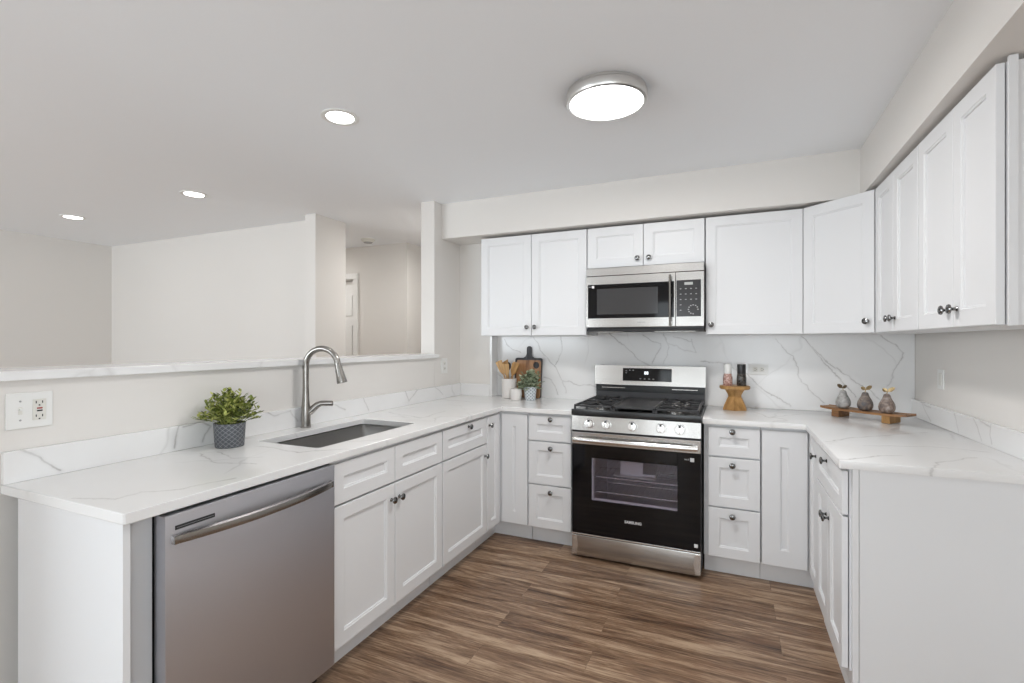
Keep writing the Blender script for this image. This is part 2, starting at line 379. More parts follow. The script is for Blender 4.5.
struct('wall_hall', mb, M['wall'], 'hallway wall with a cased doorway beyond the opening', 'wall')
mb = MB(); mb.box(-4.34, -3.09, 3.0, 3.12, 0, H); mb.box(-3.21, -3.09, .12, 3.0, 0, H); mb.box(-7.43, -4.34, 2.2, 2.32, 0, H)
struct('wall_hall_end', mb, M['wall'], 'far end walls closing the hallway', 'wall')
mb = MB(); mb.box(-4.955, -4.89, .70, .72, 0, 2.075, .004); mb.box(-5.84, -5.775, .70, .72, 0, 2.075, .004); mb.box(-5.84, -4.89, .698, .72, 2.075, 2.14, .004)
struct('trim_1', mb, M['trim'], 'white casing around the hallway doorway', 'trim')
dr = thing('door_1', 'white panelled door standing inside the hallway doorway', 'door', (-5.36, .80, 0)); dr['kind'] = 'structure'
mb = MB(); mb.box(-.40, .40, -.02, .02, .01, 2.065)
for z0, z1 in ((.2, .95), (1.1, 1.55), (1.66, 1.9)):
    for x0, x1 in ((-.33, -.03), (.03, .33)): mb.box(x0, x1, -.028, -.018, z0, z1, .006)
mb.build('door_panel', M['trim'], dr, smooth=0)
MB().lathe([(.01, 0), (.01, .03), (.028, .04), (.03, .06), (.015, .075)], (.34, -.02, 1.0), 16, Matrix.Rotation(R(90), 4, 'X')).build('door_handle', M['nickel'], dr)

# dropped soffits over the upper cabinets
SB = 2.168
mb = MB(); mb.prism([(PX, 0), (PX, -.385), (-.30, -.385), (-.30, 0)], SB, H)
struct('trim_2', mb, M['wall'], 'warm white boxed soffit above the cabinets on the back wall', 'soffit')
mb = MB(); mb.prism([(-.359, 0), (-.350, -.386), (-.383, -2.2), (-.405, -3.9), (0, -3.9), (0, 0)], SB, H)
struct('trim_3', mb, M['wall'], 'warm white boxed soffit above the cabinets on the right wall', 'soffit')

# ================================================================ QUARTZ
CT0, CT1 = .884, .914
XL, YB, XR = -2.446, -.648, -.648      # counter front edges
NY = -2.937
def slab_with_hole():
    # L-shaped slab with a rectangular rounded sink cut-out
    mb = MB(); bm = mb.bm
    hx0, hx1, hy0, hy1, r = -2.955, -2.588, -2.145, -1.452, .018
    hole = []
    for cx_, cy_, a0 in ((hx1 - r, hy1 - r, 0), (hx0 + r, hy1 - r, 90), (hx0 + r, hy0 + r, 180), (hx1 - r, hy0 + r, 270)):
        for k in range(5): hole.append((cx_ + r * cos(R(a0 + k * 22.5)), cy_ + r * sin(R(a0 + k * 22.5))))
    outer = [(-2.799, -.001), (-2.799, -.101), (PX + .001, -.101), (PX + .001, NY), (XL - .004, NY), (XL, NY + .004), (XL, YB), (-1.936, YB), (-1.936, -.001)]
    vo = {}
    for z in (CT0, CT1):
        o = [bm.verts.new((x, y, z)) for x, y in outer]; h = [bm.verts.new((x, y, z)) for x, y in hole]
        es = [bm.edges.new((o[i], o[(i + 1) % len(o)])) for i in range(len(o))] + [bm.edges.new((h[i], h[(i + 1) % len(h)])) for i in range(len(h))]
        bmesh.ops.triangle_fill(bm, use_beauty=True, use_dissolve=True, edges=es, normal=(0, 0, 1))
        vo[z] = (o, h)
    for j in (0, 1):
        a, b = vo[CT0][j], vo[CT1][j]
        for i in range(len(a)): bm.faces.new((a[i], a[(i + 1) % len(a)], b[(i + 1) % len(a)], b[i]))
    bmesh.ops.recalc_face_normals(bm, faces=bm.faces[:])
    return mb
o = slab_with_hole().build('countertop', M['quartz'], smooth=25)
bv = o.modifiers.new('bevel', 'BEVEL'); bv.width = .0025; bv.segments = 2; bv.limit_method = 'ANGLE'; bv.angle_limit = R(60)
recentre(o); tag(o, 'white veined quartz worktop holding the sink and running left to the range', 'countertop')
mb = MB(); mb.prism([(-1.164, -.001), (-1.164, YB), (XR, YB), (XR, -1.516), (XR + .004, -1.52), (-.001, -1.52), (-.001, -.001)], CT0, CT1, .0022)
o = mb.build('countertop', M['quartz'], smooth=25); recentre(o); tag(o, 'white veined quartz worktop right of the range, carrying the pear tray', 'countertop')
# low upstands and the full-height splash
mb = MB(); mb.box(PX + .001, PX + .02, NY, -.102, CT1 + .0005, 1.014, .0015)
o = mb.build('upstand', M['quartz_half'], smooth=0); recentre(o); tag(o, 'low quartz upstand along the half wall behind the faucet', 'backsplash')
mb = MB(); mb.box(PX + .021, -2.8, -.121, -.1015, CT1 + .0005, 1.014, .0015)
o = mb.build('upstand', M['quartz_wall'], smooth=0); recentre(o); tag(o, 'short low quartz upstand in the back left corner beside the tall splash', 'backsplash')
mb = MB(); mb.box(-.02, -.001, -1.52, -.022, CT1 + .0005, 1.014, .0015)
o = mb.build('upstand', M['quartz_right'], smooth=0); recentre(o); tag(o, 'low quartz upstand along the right wall under the switch', 'backsplash')
mb = MB(); mb.box(-2.779, -.002, -.02, -.001, CT1 + .0005, 1.46); mb.box(-2.798, -2.780, -.120, -.001, CT1 + .0005, 1.402)
o = mb.build('backsplash', M['quartz_wall'], smooth=0); recentre(o); tag(o, 'full-height white quartz backsplash with grey diagonal veins behind the range', 'backsplash')
mb = MB(); mb.prism([(-3.36, -3.6), (-3.06, -3.6), (-3.06, -.465), (PX + .001, -.465), (PX + .001, -.492), (-3.36, -.492)], 1.235, 1.265, .0022)
o = mb.build('bar_ledge', M['quartz_edge'], smooth=0); recentre(o); tag(o, 'long narrow quartz ledge capping the half wall behind the sink', 'ledge')

# ================================================================ CABINETS
def front_bm(w_, h_, fr=.056, t=.02):
    """shaker front: raised frame round a recessed panel; lower left corner at the origin, face towards -y"""
    g = .0015; x0, x1, z0, z1 = g, w_ - g, g, h_ - g
    def ring(i, y): return [(x0 + i, y, z0 + i), (x1 - i, y, z0 + i), (x1 - i, y, z1 - i), (x0 + i, y, z1 - i)]
    rings = [ring(0, 0), ring(0, -t + .0015), ring(.0015, -t), ring(fr, -t), ring(fr + .003, -t + .0035), ring(fr + .007, -t + .0045), ring(fr + .009, -t + .010)]
    v = [p for r_ in rings for p in r_]; f = [(3, 2, 1, 0)]
    for k in range(len(rings) - 1):
        for i in range(4): f.append((k * 4 + i, k * 4 + (i + 1) % 4, k * 4 + 4 + (i + 1) % 4, k * 4 + 4 + i))
    k = (len(rings) - 1) * 4; f.append((k, k + 1, k + 2, k + 3))
    mb = MB(); mb.raw(v, f); bmesh.ops.recalc_face_normals(mb.bm, faces=mb.bm.faces[:]); return mb
knob_mesh = None
def knob(parent, x, z, y=-.02):
    global knob_mesh
    if knob_mesh is None:
        mb = MB(); mb.lathe([(.0085, 0), (.0085, .002), (.0055, .005), (.005, .013), (.009, .017), (.0155, .020), (.0165, .0235), (.0145, .027), (.008, .0295), (.001, .0305)], (0, 0, 0), 20, Matrix.Rotation(R(90), 4, 'X'))
        o = mb.build('knob', M['knob'], parent); knob_mesh = o.data
    else:
        o = bpy.data.objects.new('knob', knob_mesh); C.objects.link(o); o.parent = parent
    o.location = (x, y, z); return o
def front(parent, kind, x0, x1, z0, z1, kn=None, loc_y=0., fr=.056, body=None):
    o = front_bm(x1 - x0, z1 - z0, fr).build(kind, M['cab'], parent, (x0, loc_y, z0), smooth=20)
    if kn:
        knob(o, kn[0] - x0, kn[1] - z0)
    return o
def carcass(mb, w_, d, z0, z1, hollow=False):
    t = .018
    if not hollow: mb.box(.0008, w_ - .0008, 0.004, d, z0, z1)
    else:
        mb.box(.0008, t, .0008, d, z0, z1); mb.box(w_ - t, w_ - .0008, .0008, d, z0, z1)
        mb.box(t, w_ - t, .0008, t, z0, z0 + .05); mb.box(t, w_ - t, .0008, t, z1 - .17, z1); mb.box(t, w_ - t, d - t, d, z0, z1); mb.box(t, w_ - t, t, d - t, z0, z0 + t)
DZ0, DZ1, WZ0, WZ1 = .12, .694, .700, .868
def base(label, loc, rz, w_, depth, fronts, hollow=False, kick=True, extra=None):
    r = thing('base_cabinet', label, 'cabinet', loc, rz, 'white base cabinets')
    mb = MB(); carcass(mb, w_, depth, .115, .8825, hollow); mb.build('body', M['cab'], r, smooth=0)
    if kick: MB().box(.0008, w_ - .0008, .065, .08, 0, .1145).build('toe_kick', M['cab'], r, smooth=0)
    for f in fronts: front(r, *f)
    return r
PF = -2.481   # peninsula carcass plane (world x); local x runs to +y
D3 = [(WZ0, WZ1, .846), (.410, .694, .655), (.12, .404, .365)]
# --- peninsula
r = base('white sink cabinet with two plain false fronts over paired doors, right of the dishwasher', (PF, -2.195, 0), R(90), .815, .585, [
    ('false_front', .003, .395, WZ0, WZ1), ('false_front', .397, .812, WZ0, WZ1),
    ('door', .003, .395, DZ0, DZ1, (.367, .622)), ('door', .397, .812, DZ0, DZ1, (.427, .622))], hollow=True)
r = base('white cabinet with one drawer over one door between sink cabinet and left corner', (PF, -1.379, 0), R(90), .541, .585, [
    ('drawer', .003, .538, WZ0, WZ1, (.29, .846)), ('door', .003, .538, DZ0, DZ1, (.507, .622))])
# --- left inner corner cabinet, L-shaped with two narrow leaves
r = thing('corner_cabinet', 'white L-shaped corner base cabinet with two narrow leaves, left of the range', 'cabinet', (PF, -.837, 0), 0, 'white base cabinets')
mb = MB(); mb.prism([(-.585, 0.), (0, 0), (0, .227), (.219, .227), (.219, .812), (-.296, .812), (-.296, .690), (-.585, .690)], .115, .8825); mb.build('body', M['cab'], r, smooth=0)
mb = MB(); mb.prism([(-.08, 0), (-.065, 0), (-.065, .292), (.219, .292), (.219, .307), (-.08, .307)], 0, .1145); mb.build('toe_kick', M['cab'], r, smooth=0)
a = front_bm(.185, .748, .052).build('door', M['cab'], r, (0, .003, DZ0), smooth=20); a.rotation_euler = (0, 0, R(90)); knob(a, .026, .69)
front(r, 'door', .024, .217, DZ0, WZ1, None, .227, .082)
# --- drawers left of range
r = base('white three-drawer cabinet immediately left of the range', (-2.258, -.61, 0), 0, .318, .585, [('drawer', .003, .303, z0, z1, (.164, k)) for z0, z1, k in D3])
r = base('white three-drawer cabinet immediately right of the range', (-1.158, -.61, 0), 0, .297, .585, [('drawer', .024, .294, z0, z1, (.152, k)) for z0, z1, k in D3])
# --- right inner corner
r = thing('corner_cabinet', 'white L-shaped corner base cabinet under the pear tray, right of the drawers', 'cabinet', (-.860, -.61, 0), 0, 'white base cabinets')
mb = MB(); mb.prism([(0, 0.004), (.251, 0.004), (.251, -.285), (.838, -.285), (.838, .585), (0, .585)], .115, .8825); mb.build('body', M['cab'], r, smooth=0)
mb = MB(); mb.prism([(0, .065), (.262, .065), (.262, -.285), (.277, -.285), (.277, .08), (0, .08)], 0, .1145); mb.build('toe_kick', M['cab'], r, smooth=0)
front(r, 'door', .003, .226, DZ0, WZ1, None, 0, .088)
a = front_bm(.25, .748, .052).build('door', M['cab'], r, (.251, -.028, DZ0), smooth=20); a.rotation_euler = (0, 0, R(-90)); knob(a, .216, .668)
# --- right run
r = base('white cabinet with wide drawer over paired doors at near end of right worktop', (-.613, -.897, 0), R(-90), .582, .585, [
    ('drawer', .003, .579, WZ0, WZ1, (.275, .836)), ('door', .003, .289, DZ0, DZ1, (.262, .60)), ('door', .291, .579, DZ0, DZ1, (.318, .60))], kick=False)
MB().box(.0008, .581, .011, .026, 0, .1145).build('toe_kick', M['cab'], r, smooth=0)
mb = MB(); mb.box(-.603, -.584, -1.502, -1.4805, .0, .8825, .001); mb.box(-.582, -.022, -1.498, -1.4805, .0, .8825)
o = mb.build('end_panel', M['cab'], smooth=0); recentre(o); tag(o, 'plain white end panel closing the right base run, facing the viewer', 'panel')
# --- peninsula end and filler
mb = MB(); mb.box(-3.0, -2.4635, -2.93, -2.912, 0, .8825, .001)
o = mb.build('end_panel', M['cab'], smooth=0); recentre(o); tag(o, 'plain white end panel at the near end of the sink run, left of the dishwasher', 'panel')
mb = MB(); mb.box(-2.505, -2.483, -2.911, -2.848, 0, .8825, .001)
o = mb.build('filler_strip', M['filler'], smooth=0); recentre(o); tag(o, 'narrow grey filler strip between end panel and dishwasher', 'panel')

# --- upper cabinets
UZ0, UZ1 = 1.404, 2.150
UG = 'white wall-hung upper cabinets'
def upper(label, loc, rz, w_, depth, z0, z1, fronts, x_extra=0.):
    r = thing('upper_cabinet', label, 'cabinet', loc, rz, UG)
    mb = MB(); mb.box(.0008, w_ - .0008, .004, depth, 0, z1 - z0)
    mb.build('body', M['cab'], r, smooth=0)
    for f in fronts: front(r, *f)
    return r
hh = UZ1 - UZ0
upper('white two-door upper cabinet at the left end of the back wall, above the wooden utensils', (-2.772, -.31, UZ0), 0, .838, .285, UZ0, UZ1, [
    ('door', .002, .4185, 0, hh, (.388, .062)), ('door', .4195, .836, 0, hh, (.450, .062))])
upper('short white two-door upper cabinet directly above the microwave', (-1.932, -.31, 1.868), 0, .769, .285, 1.868, UZ1, [
    ('door', .002, .384, 0, UZ1 - 1.868, (.347, .052), 0, .06), ('door', .385, .767, 0, UZ1 - 1.868, (.422, .052), 0, .06)])
upper('wide single-door white upper cabinet right of the microwave', (-1.161, -.31, UZ0), 0, .545, .285, UZ0, UZ1, [
    ('door', .002, .540, 0, hh, (.035, .062))])
# diagonal corner cabinet
r = thing('upper_cabinet', 'white upper cabinet with one door set diagonally across the corner', 'cabinet', (-.614, -.31, UZ0), 0, UG)
mb = MB(); mb.prism([(0, 0), (.304, -.284), (.588, -.284), (.588, .285), (0, .285)], 0, hh); mb.build('body', M['cab'], r, smooth=0)
L = math.hypot(.304, .284); an = math.atan2(-.284, .304)
a = front_bm(L - .022, hh).build('door', M['cab'], r, (.006, -.007, 0), smooth=20); a.rotation_euler = (0, 0, an); knob(a, L - .055, .062)
upper('narrow white two-door upper cabinet on the right wall next to the diagonal corner', (-.31, -.597, UZ0), R(-90), .628, .285, UZ0, UZ1, [
    ('door', .004, .302, 0, hh, (.272, .062)), ('door', .303, .627, 0, hh, (.333, .062))])
r = upper('large white two-door upper cabinet at the near end of the right wall', (-.31, -1.226, UZ0), R(-90), .624, .285, UZ0, UZ1, [
    ('door', .002, .333, 0, hh, (.300, .062)), ('door', .334, .623, 0, hh, (.367, .062))])
MB().box(.6245, .634, .004, .025, -.002, hh + .012, .001).build('end_stile', M['cab'], r, smooth=0)

# ================================================================ DISHWASHER
dw = thing('dishwasher', 'stainless steel dishwasher with a curved bar handle under the sink worktop', 'dishwasher', (-2.481, -2.8465, 0), R(90))
W = .640
MB().box(.008, W - .004, .006, .56, .10, .870).build('tub', M['dark'], dw, smooth=0)
dd = MB().box(.004, W - .006, -.046, .004, .095, .876, .004).build('door', M['steel_dw'], dw, smooth=30)
MB().box(.03, .145, -.0475, -.0455, .832, .844, .0005).build('vent_slot', M['black_plastic'], dd, smooth=0)
MB().box(.034, .141, -.0482, -.0474, .8377, .8384).build('vent_fin', M['grey_label'], dd, smooth=0)
pts = []; mbh = MB(); N = 28
sec = []
for i in range(N + 1):
    t_ = i / N; x = .022 + t_ * (W - .05); bow = .012 + .040 * (1 - (2 * t_ - 1) ** 2) ** .9
    sec.append((x, -.046 - bow))
vs = []; fs = []
for (x, y) in sec:
    vs += [(x, y + .012, .795), (x, y, .797), (x, y - .002, .808), (x, y, .819), (x, y + .012, .821)]
for i in range(N):
    for k in range(5):
        a_, b_ = i * 5 + k, i * 5 + (k + 1) % 5; fs.append((a_, b_, b_ + 5, a_ + 5))
fs.append((0, 1, 2, 3, 4)); fs.append(tuple(N * 5 + k for k in (4, 3, 2, 1, 0)))
mbh.raw(vs, fs); mbh.box(.020, .034, -.062, -.0455, .797, .819, .001); mbh.box(W - .042, W - .028, -.062, -.0455, .797, .819, .001)
bmesh.ops.recalc_face_normals(mbh.bm, faces=mbh.bm.faces[:])
mbh.build('handle', M['nickel'], dd, smooth=30)
MB().box(.004, W - .004, .05, .06, 0, .095).build('toe_kick', M['black_plastic'], dw, smooth=0)

# ================================================================ SINK
sk = thing('sink', 'rectangular undermount stainless steel sink below the faucet', 'sink', (-2.7665, -1.80, .70))
mb = MB(); bm = mb.bm
def rr(x0, x1, y0, y1, r_, z, n=6):
    out = []
    for cx_, cy_, a0 in ((x1 - r_, y1 - r_, 0), (x0 + r_, y1 - r_, 90), (x0 + r_, y0 + r_, 180), (x1 - r_, y0 + r_, 270)):
        for k in range(n + 1): out.append(bm.verts.new((cx_ + r_ * cos(R(a0 + k * 90 / n)), cy_ + r_ * sin(R(a0 + k * 90 / n)), z)))
    return out
ax, ay = .187, .350
rings = [rr(-ax - .02, ax + .02, -ay - .02, ay + .02, .03, .1815), rr(-ax, ax, -ay, ay, .02, .1815), rr(-ax + .001, ax - .001, -ay + .001, ay - .001, .02, .02),
         rr(-ax + .012, ax - .012, -ay + .012, ay - .012, .02, .004), rr(-ax + .03, ax - .03, -ay + .03, ay - .03, .02, 0.)]
for a_, b_ in zip(rings, rings[1:]):
    for k in range(len(a_)): bm.faces.new((a_[k], a_[(k + 1) % len(a_)], b_[(k + 1) % len(a_)], b_[k]))
bm.faces.new(rings[-1]); bmesh.ops.recalc_face_normals(bm, faces=bm.faces[:])
bas = mb.build('basin', M['steel_sink'], sk, smooth=40)
sm = bas.modifiers.new('thick', 'SOLIDIFY'); sm.thickness = .0012; sm.offset = -1
MB().lathe([(.045, .0005), (.045, .003), (.038, .004), (.030, .001), (.004, .0012)], (-.05, 0, .0005), 28).build('drain', M['chrome'], sk)

# ================================================================ FAUCET
fa = thing('faucet', 'tall brushed nickel gooseneck faucet with a side lever behind the sink', 'faucet', (-3.026, -1.799, CT1 + .0005))
MB().lathe([(.0255, 0), (.0255, .004), (.0240, .006), (.0235, .075), (.0220, .100), (.0195, .125), (.0172, .155), (.0162, .19), (.0160, .20)], (0, 0, 0), 28).build('body', M['nickel'], fa)
dirx, diry = cos(R(14)), sin(R(14))
pts = [(0, 0, .198), (0, 0, .24), (0, 0, .29), (0, 0, .318)]
rad_ = .090
for k in range(1, 17):
    a_ = R(180 - k * 10.7); rx = rad_ + rad_ * cos(a_); pts.append((rx * dirx, rx * diry, .318 + rad_ * sin(a_)))
MB().tube(pts, .0155, 20).build('spout', M['nickel'], fa)
e = Vector(pts[-1]); dv = (e - Vector(pts[-2])).normalized()
q = Vector((0, 0, 1)).rotation_difference(dv).to_matrix().to_4x4()
hd = MB().lathe([(.0156, -.004), (.0160, .0), (.0180, .025), (.0215, .060), (.0255, .094), (.0255, .101), (.022, .1025)], e, 24, q).build('spray_head', M['nickel'], fa)
c_ = e + dv * .055
MB().box(-.0025, .0025, -.005, .005, -.022, .022, .002, mtx=Matrix.Translation(c_ + Vector((-dirx, -diry, -.2)) * .0195) @ q).build('spray_button', M['black_plastic'], hd)
ld = Vector((.80, .60, 0)).normalized()
lv = [Vector((0, 0, .070)), ld * .02 + Vector((0, 0, .080)), ld * .038 + Vector((0, 0, .098)), ld * .055 + Vector((0, 0, .114)), ld * .075 + Vector((0, 0, .122)), ld * .105 + Vector((0, 0, .122)), ld * .130 + Vector((0, 0, .121)), ld * .134 + Vector((0, 0, .121))]
MB().tube(lv, [.017, .018, .018, .0165, .0145, .0145, .0140, .010], 16).build('lever', M['nickel'], fa)

# ================================================================ RANGE
rg = thing('gas_range', 'stainless steel gas range with black oven door and five knobs', 'range', (-1.9335, -.70, 0))
RW = .766   # local x 0..RW, y 0 = door face, +y into the wall
mb = MB()
mb.box(0, .02, .035, .655, .03, .893); mb.box(RW - .02, RW, .035, .655, .03, .893); mb.box(.02, RW - .02, .60, .655, .03, .893)
mb.box(.02, RW - .02, .06, .60, .03, .20); mb.box(.02, RW - .02, .06, .60, .70, .893)
mb.build('body', M['dark_enamel'], rg, smooth=0)
mb = MB()
mb.box(.09, .096, .063, .57, .205, .695); mb.box(RW - .096, RW - .09, .063, .57, .205, .695); mb.box(.096, RW - .096, .565, .571, .205, .695); mb.box(.096, RW - .096, .063, .565, .201, .207); mb.box(.096, RW - .096, .063, .565, .690, .696)
mb.build('oven_cavity', M['oven_inside'], rg, smooth=0)
for z in (.405, .50):
    mb = MB()
    for k in range(17): x = .115 + k * (RW - .23) / 16; mb.cyl((x, .075, z), (x, .55, z), .0018, n=6)
    for y in (.075, .31, .55): mb.cyl((.10, y, z + .003), (RW - .10, y, z + .003), .003 if y < .1 else .0025, n=8)
    mb.build('oven_rack', M['chrome'], rg)
mb = MB(); mb.box(.24, .50, .10, .30, .510, .514, mtx=None); mb.box(.28, .42, .14, .16, .514, .60, .001); mb.box(.30, .50, .12, .34, .515, .530, .003, mtx=Matrix.Rotation(R(3), 4, 'Z'))
mb.build('paper_manual', M['paper'], rg, smooth=0)
# feet
for x in (.04, RW - .04):
    for y in (.08, .60): MB().cyl((x, y, 0), (x, y, .031), .015).build('foot', M['black_plastic'], rg)
# bottom drawer
dr_ = MB().box(.003, RW - .003, .0, .055, .018, .146, .006).build('drawer', M['steel'], rg, smooth=30)
for s_, x0 in ((1, .004), (-1, RW - .004)):
    mb = MB(); mb.raw([(x0, -.0015, .025), (x0 + s_ * .028, -.0015, .025), (x0 + s_ * .036, -.0015, .082), (x0 + s_ * .028, -.0015, .140), (x0, -.0015, .140),
            (x0, .001, .025), (x0 + s_ * .03, .001, .023), (x0 + s_ * .039, .001, .082), (x0 + s_ * .03, .001, .142), (x0, .001, .142)],
           [(0, 1, 2, 3, 4), (1, 6, 7, 2), (2, 7, 8, 3), (0, 5, 6, 1), (3, 8, 9, 4), (4, 9, 5, 0)])
    bmesh.ops.recalc_face_normals(mb.bm, faces=mb.bm.faces[:])
    mb.build('drawer_end_accent', M['chrome'], dr_, smooth=0)
# oven door
wx0, wx1, wz0, wz1 = .128, .636, .372, .636
dz0, dz1 = .158, .716
door = MB()
door.box(.003, wx0, 0, .055, dz0, dz1, .002); door.box(wx1, RW - .003, 0, .055, dz0, dz1, .002)
door.box(wx0 - .001, wx1 + .001, .0002, .055, dz0, wz0, 0); door.box(wx0 - .001, wx1 + .001, .0002, .055, wz1, dz1, 0)
door = door.build('oven_door', M['black_glass'], rg, smooth=0)
MB().box(.004, RW - .004, -.002, .05, .150, .1575, .001).build('bottom_trim', M['chrome'], door, smooth=0)
MB().box(wx0, wx1, .004, .007, wz0, wz1).build('window_pane', M['oven_glass'], door, smooth=0)
mb = MB(); mb.box(wx0, wx0 + .008, .012, .05, wz0, wz1); mb.box(wx0 + .008, wx1, .012, .05, wz0, wz0 + .003)
mb.build('window_frame', M['oven_inside'], door, smooth=0)
MB().box(.003, RW - .003, -.002, .055, .717, .792, .003).build('top_band', M['steel'], door, smooth=0)
text('brand_lettering', 'SAMSUNG', .022, M['label'], door, (.383, -.0008, .268), (R(90), 0, 0), bold=.0006)
mb = MB(); mb.box(.706, .728, -.001, .0, .668, .690); mb.build('energy_sticker', M['label'], door, smooth=0)
text('sticker_lettering', 'Wi-Fi', .012, M['label'], door, (.688, -.0008, .679), (R(90), 0, 0))
mb = MB(); mb.box(.728, .748, -.001, .0, .180, .200); mb.build('corner_sticker', M['label'], door, smooth=0)
# handle
mb = MB(); vs = []; fs = []; N = 24
for i in range(N + 1):
    t_ = i / N; x = .018 + t_ * (RW - .036); y = -.032 - .018 * (1 - (2 * t_ - 1) ** 2)
    for k in range(10):
        a_ = 2 * pi * k / 10; vs.append((x, y + .010 * cos(a_), .750 + .015 * sin(a_)))
for i in range(N):
    for k in range(10): fs.append((i * 10 + k, i * 10 + (k + 1) % 10, i * 10 + 10 + (k + 1) % 10, i * 10 + 10 + k))
fs += [tuple(range(10)), tuple(N * 10 + k for k in range(9, -1, -1))]
mb.raw(vs, fs); mb.box(.018, .046, -.034, -.0015, .737, .763, .002); mb.box(RW - .046, RW - .018, -.034, -.0015, .737, .763, .002)
bmesh.ops.recalc_face_normals(mb.bm, faces=mb.bm.faces[:]); mb.build('handle', M['chrome'], door, smooth=40)
# control panel (slanted)
cp = MB()
prof = [(-.010, .806), (.000, .893), (.03, .893), (.03, .806)]
v = [(x, y, z) for x in (.002, RW - .002) for y, z in prof]
cp.raw(v, [(0, 1, 5, 4), (1, 2, 6, 5), (2, 3, 7, 6), (3, 0, 4, 7), (0, 3, 2, 1), (4, 5, 6, 7)])
bmesh.ops.recalc_face_normals(cp.bm, faces=cp.bm.faces[:])
cp = cp.build('control_panel', M['steel'], rg, smooth=0)
MB().box(.004, RW - .004, -.001, .03, .793, .8055).build('shadow_gap', M['dark'], rg, smooth=0)
tilt = Matrix.Rotation(R(90 - 6.5), 4, 'X')
for x in (.118, .224, .382, .546, .652):
    yk = -.0055
    kn = MB().lathe([(.0295, -.001), (.0295, .004), (.0275, .006)], (x, yk, .850), 28, tilt).build('knob', M['chrome'], cp)
    kk = MB(); kk.lathe([(.0260, .004), (.0250, .026), (.0235, .029), (.001, .030)], (x, yk, .850), 28, tilt); kk.box(-.0045, .0045, -.0235, .0235, .029, .036, .0015, mtx=Matrix.Translation((x, yk, .850)) @ tilt)
    kk.build('knob_cap', M['chrome'], kn)
    MB().box(-.006, .006, .010, .0225, .0292, .0368, .0005, mtx=Matrix.Translation((x, yk, .850)) @ tilt).build('dial_mark', M['black_plastic'], kn, smooth=0)
# cooktop
ck = MB(); ck.box(.0, RW, -.006, .60, .896, .925, .005); ck.box(.0, RW, -.0065, .011, .897, .935, .004); ck.box(.012, RW - .012, .03, .59, .9245, .9262)
ck = ck.build('cooktop', M['black_enamel'], rg, smooth=30)
burn = [(.16, .16, .042), (.16, .45, .034), (RW / 2, .305, .048), (RW - .16, .16, .046), (RW - .16, .45, .036)]
for x, y, r_ in burn:
    bb = MB().lathe([(r_ * 1.1, .9262), (r_ * 1.1, .932), (r_ * .85, .936), (r_ * .85, .940)], (x, y, 0), 24).build('burner', M['steel'], ck)
    MB().lathe([(r_ * .8, .9402), (r_ * .8, .946), (r_ * .7, .9475)], (x, y, 0), 24).build('burner_cap', M['cast_iron'], bb)
gw = (RW - .03) / 3
for g in range(3):
    x0 = .012 + g * (gw + .003); x1 = x0 + gw; y0, y1, z0, z1 = .012, .585, .949, .962
    mb = MB(); b_ = .012
    mb.box(x0, x1, y0, y0 + b_, z0, z1, .003); mb.box(x0, x1, y1 - b_, y1, z0, z1, .003); mb.box(x0, x0 + b_, y0, y1, z0, z1, .003); mb.box(x1 - b_, x1, y0, y1, z0, z1, .003)
    for x in (x0, x1 - b_):
        for y in (y0, (y0 + y1) / 2 - b_ / 2, y1 - b_): mb.box(x, x + b_, y, y + b_, .9263, z0 + .002)
    xm = (x0 + x1) / 2
    if g == 1:
        mb.box(x0 + .010, x1 - .010, y0 + .03, y1 - .03, z0 - .002, z1 - .002, .003)
    else:
        mb.box(x0, x1, .298, .310, z0, z1, .002)
        for yb in (.16, .45):
            for a_ in range(8):
                an_ = R(a_ * 45 + 22.5); dx, dy = cos(an_), sin(an_)
                tmax = min((gw / 2 - .004) / max(abs(dx), 1e-6), .138 / max(abs(dy), 1e-6))
                m_ = Matrix.Translation((xm, yb, 0)) @ Matrix.Rotation(an_, 4, 'Z')
                mb.box(.030, tmax, -.004, .004, z0 + .002, z1 + .001, .001, mtx=m_)
    mb.build('grate', M['cast_iron'], ck, smooth=30)
# backguard
bg = MB()
prof = [(.604, .926), (.604, 1.045), (.612, 1.047), (.600, 1.052), (.606, 1.185), (.66, 1.185), (.66, .926)]
bg.box(.006, RW - .006, .612, .655, .9265, 1.060); bg = bg.build('backguard', M['dark_enamel'], rg, smooth=0)
mb = MB(); mb.box(.006, RW - .006, .606, .612, .995, 1.046, .001); mb.build('vent_band', M['black_enamel'], bg, smooth=0)
for x0, x1 in ((.05, .22), (RW - .22, RW - .05)):
    MB().box(x0, x1, .6035, .6065, 1.020, 1.026, .001).build('vent_slot', M['steel'], bg, smooth=0)
top = MB(); v = [(x, y, z) for x in (.0, RW) for y, z in [(.590, 1.046), (.604, 1.186), (.655, 1.186), (.655, 1.046)]]
top.raw(v, [(0, 1, 5, 4), (1, 2, 6, 5), (2, 3, 7, 6), (3, 0, 4, 7), (0, 3, 2, 1), (4, 5, 6, 7)])
bmesh.ops.recalc_face_normals(top.bm, faces=top.bm.faces[:]); top = top.build('backguard_panel', M['steel'], bg, smooth=0)
bgt = Matrix.Translation((0, .590, 1.046)) @ Matrix.Rotation(-math.atan2(.014, .14), 4, 'X')
dp = MB().box(.205, .545, -.0015, .001, .030, .122, .0005, mtx=bgt).build('display', M['black_glass'], bg, smooth=0)
rt = (R(90) - math.atan2(.014, .14), 0, 0)
text('clock_digits', '88', .030, M['digits'], bg, bgt @ Vector((.372, -.0022, .088)), rt, bold=.0008)
for k in range(4): MB().box(.325 + k * .03, .337 + k * .03, -.0020, -.0016, .045, .049, mtx=bgt).build('display_mark', M['grey_label'], bg, smooth=0)
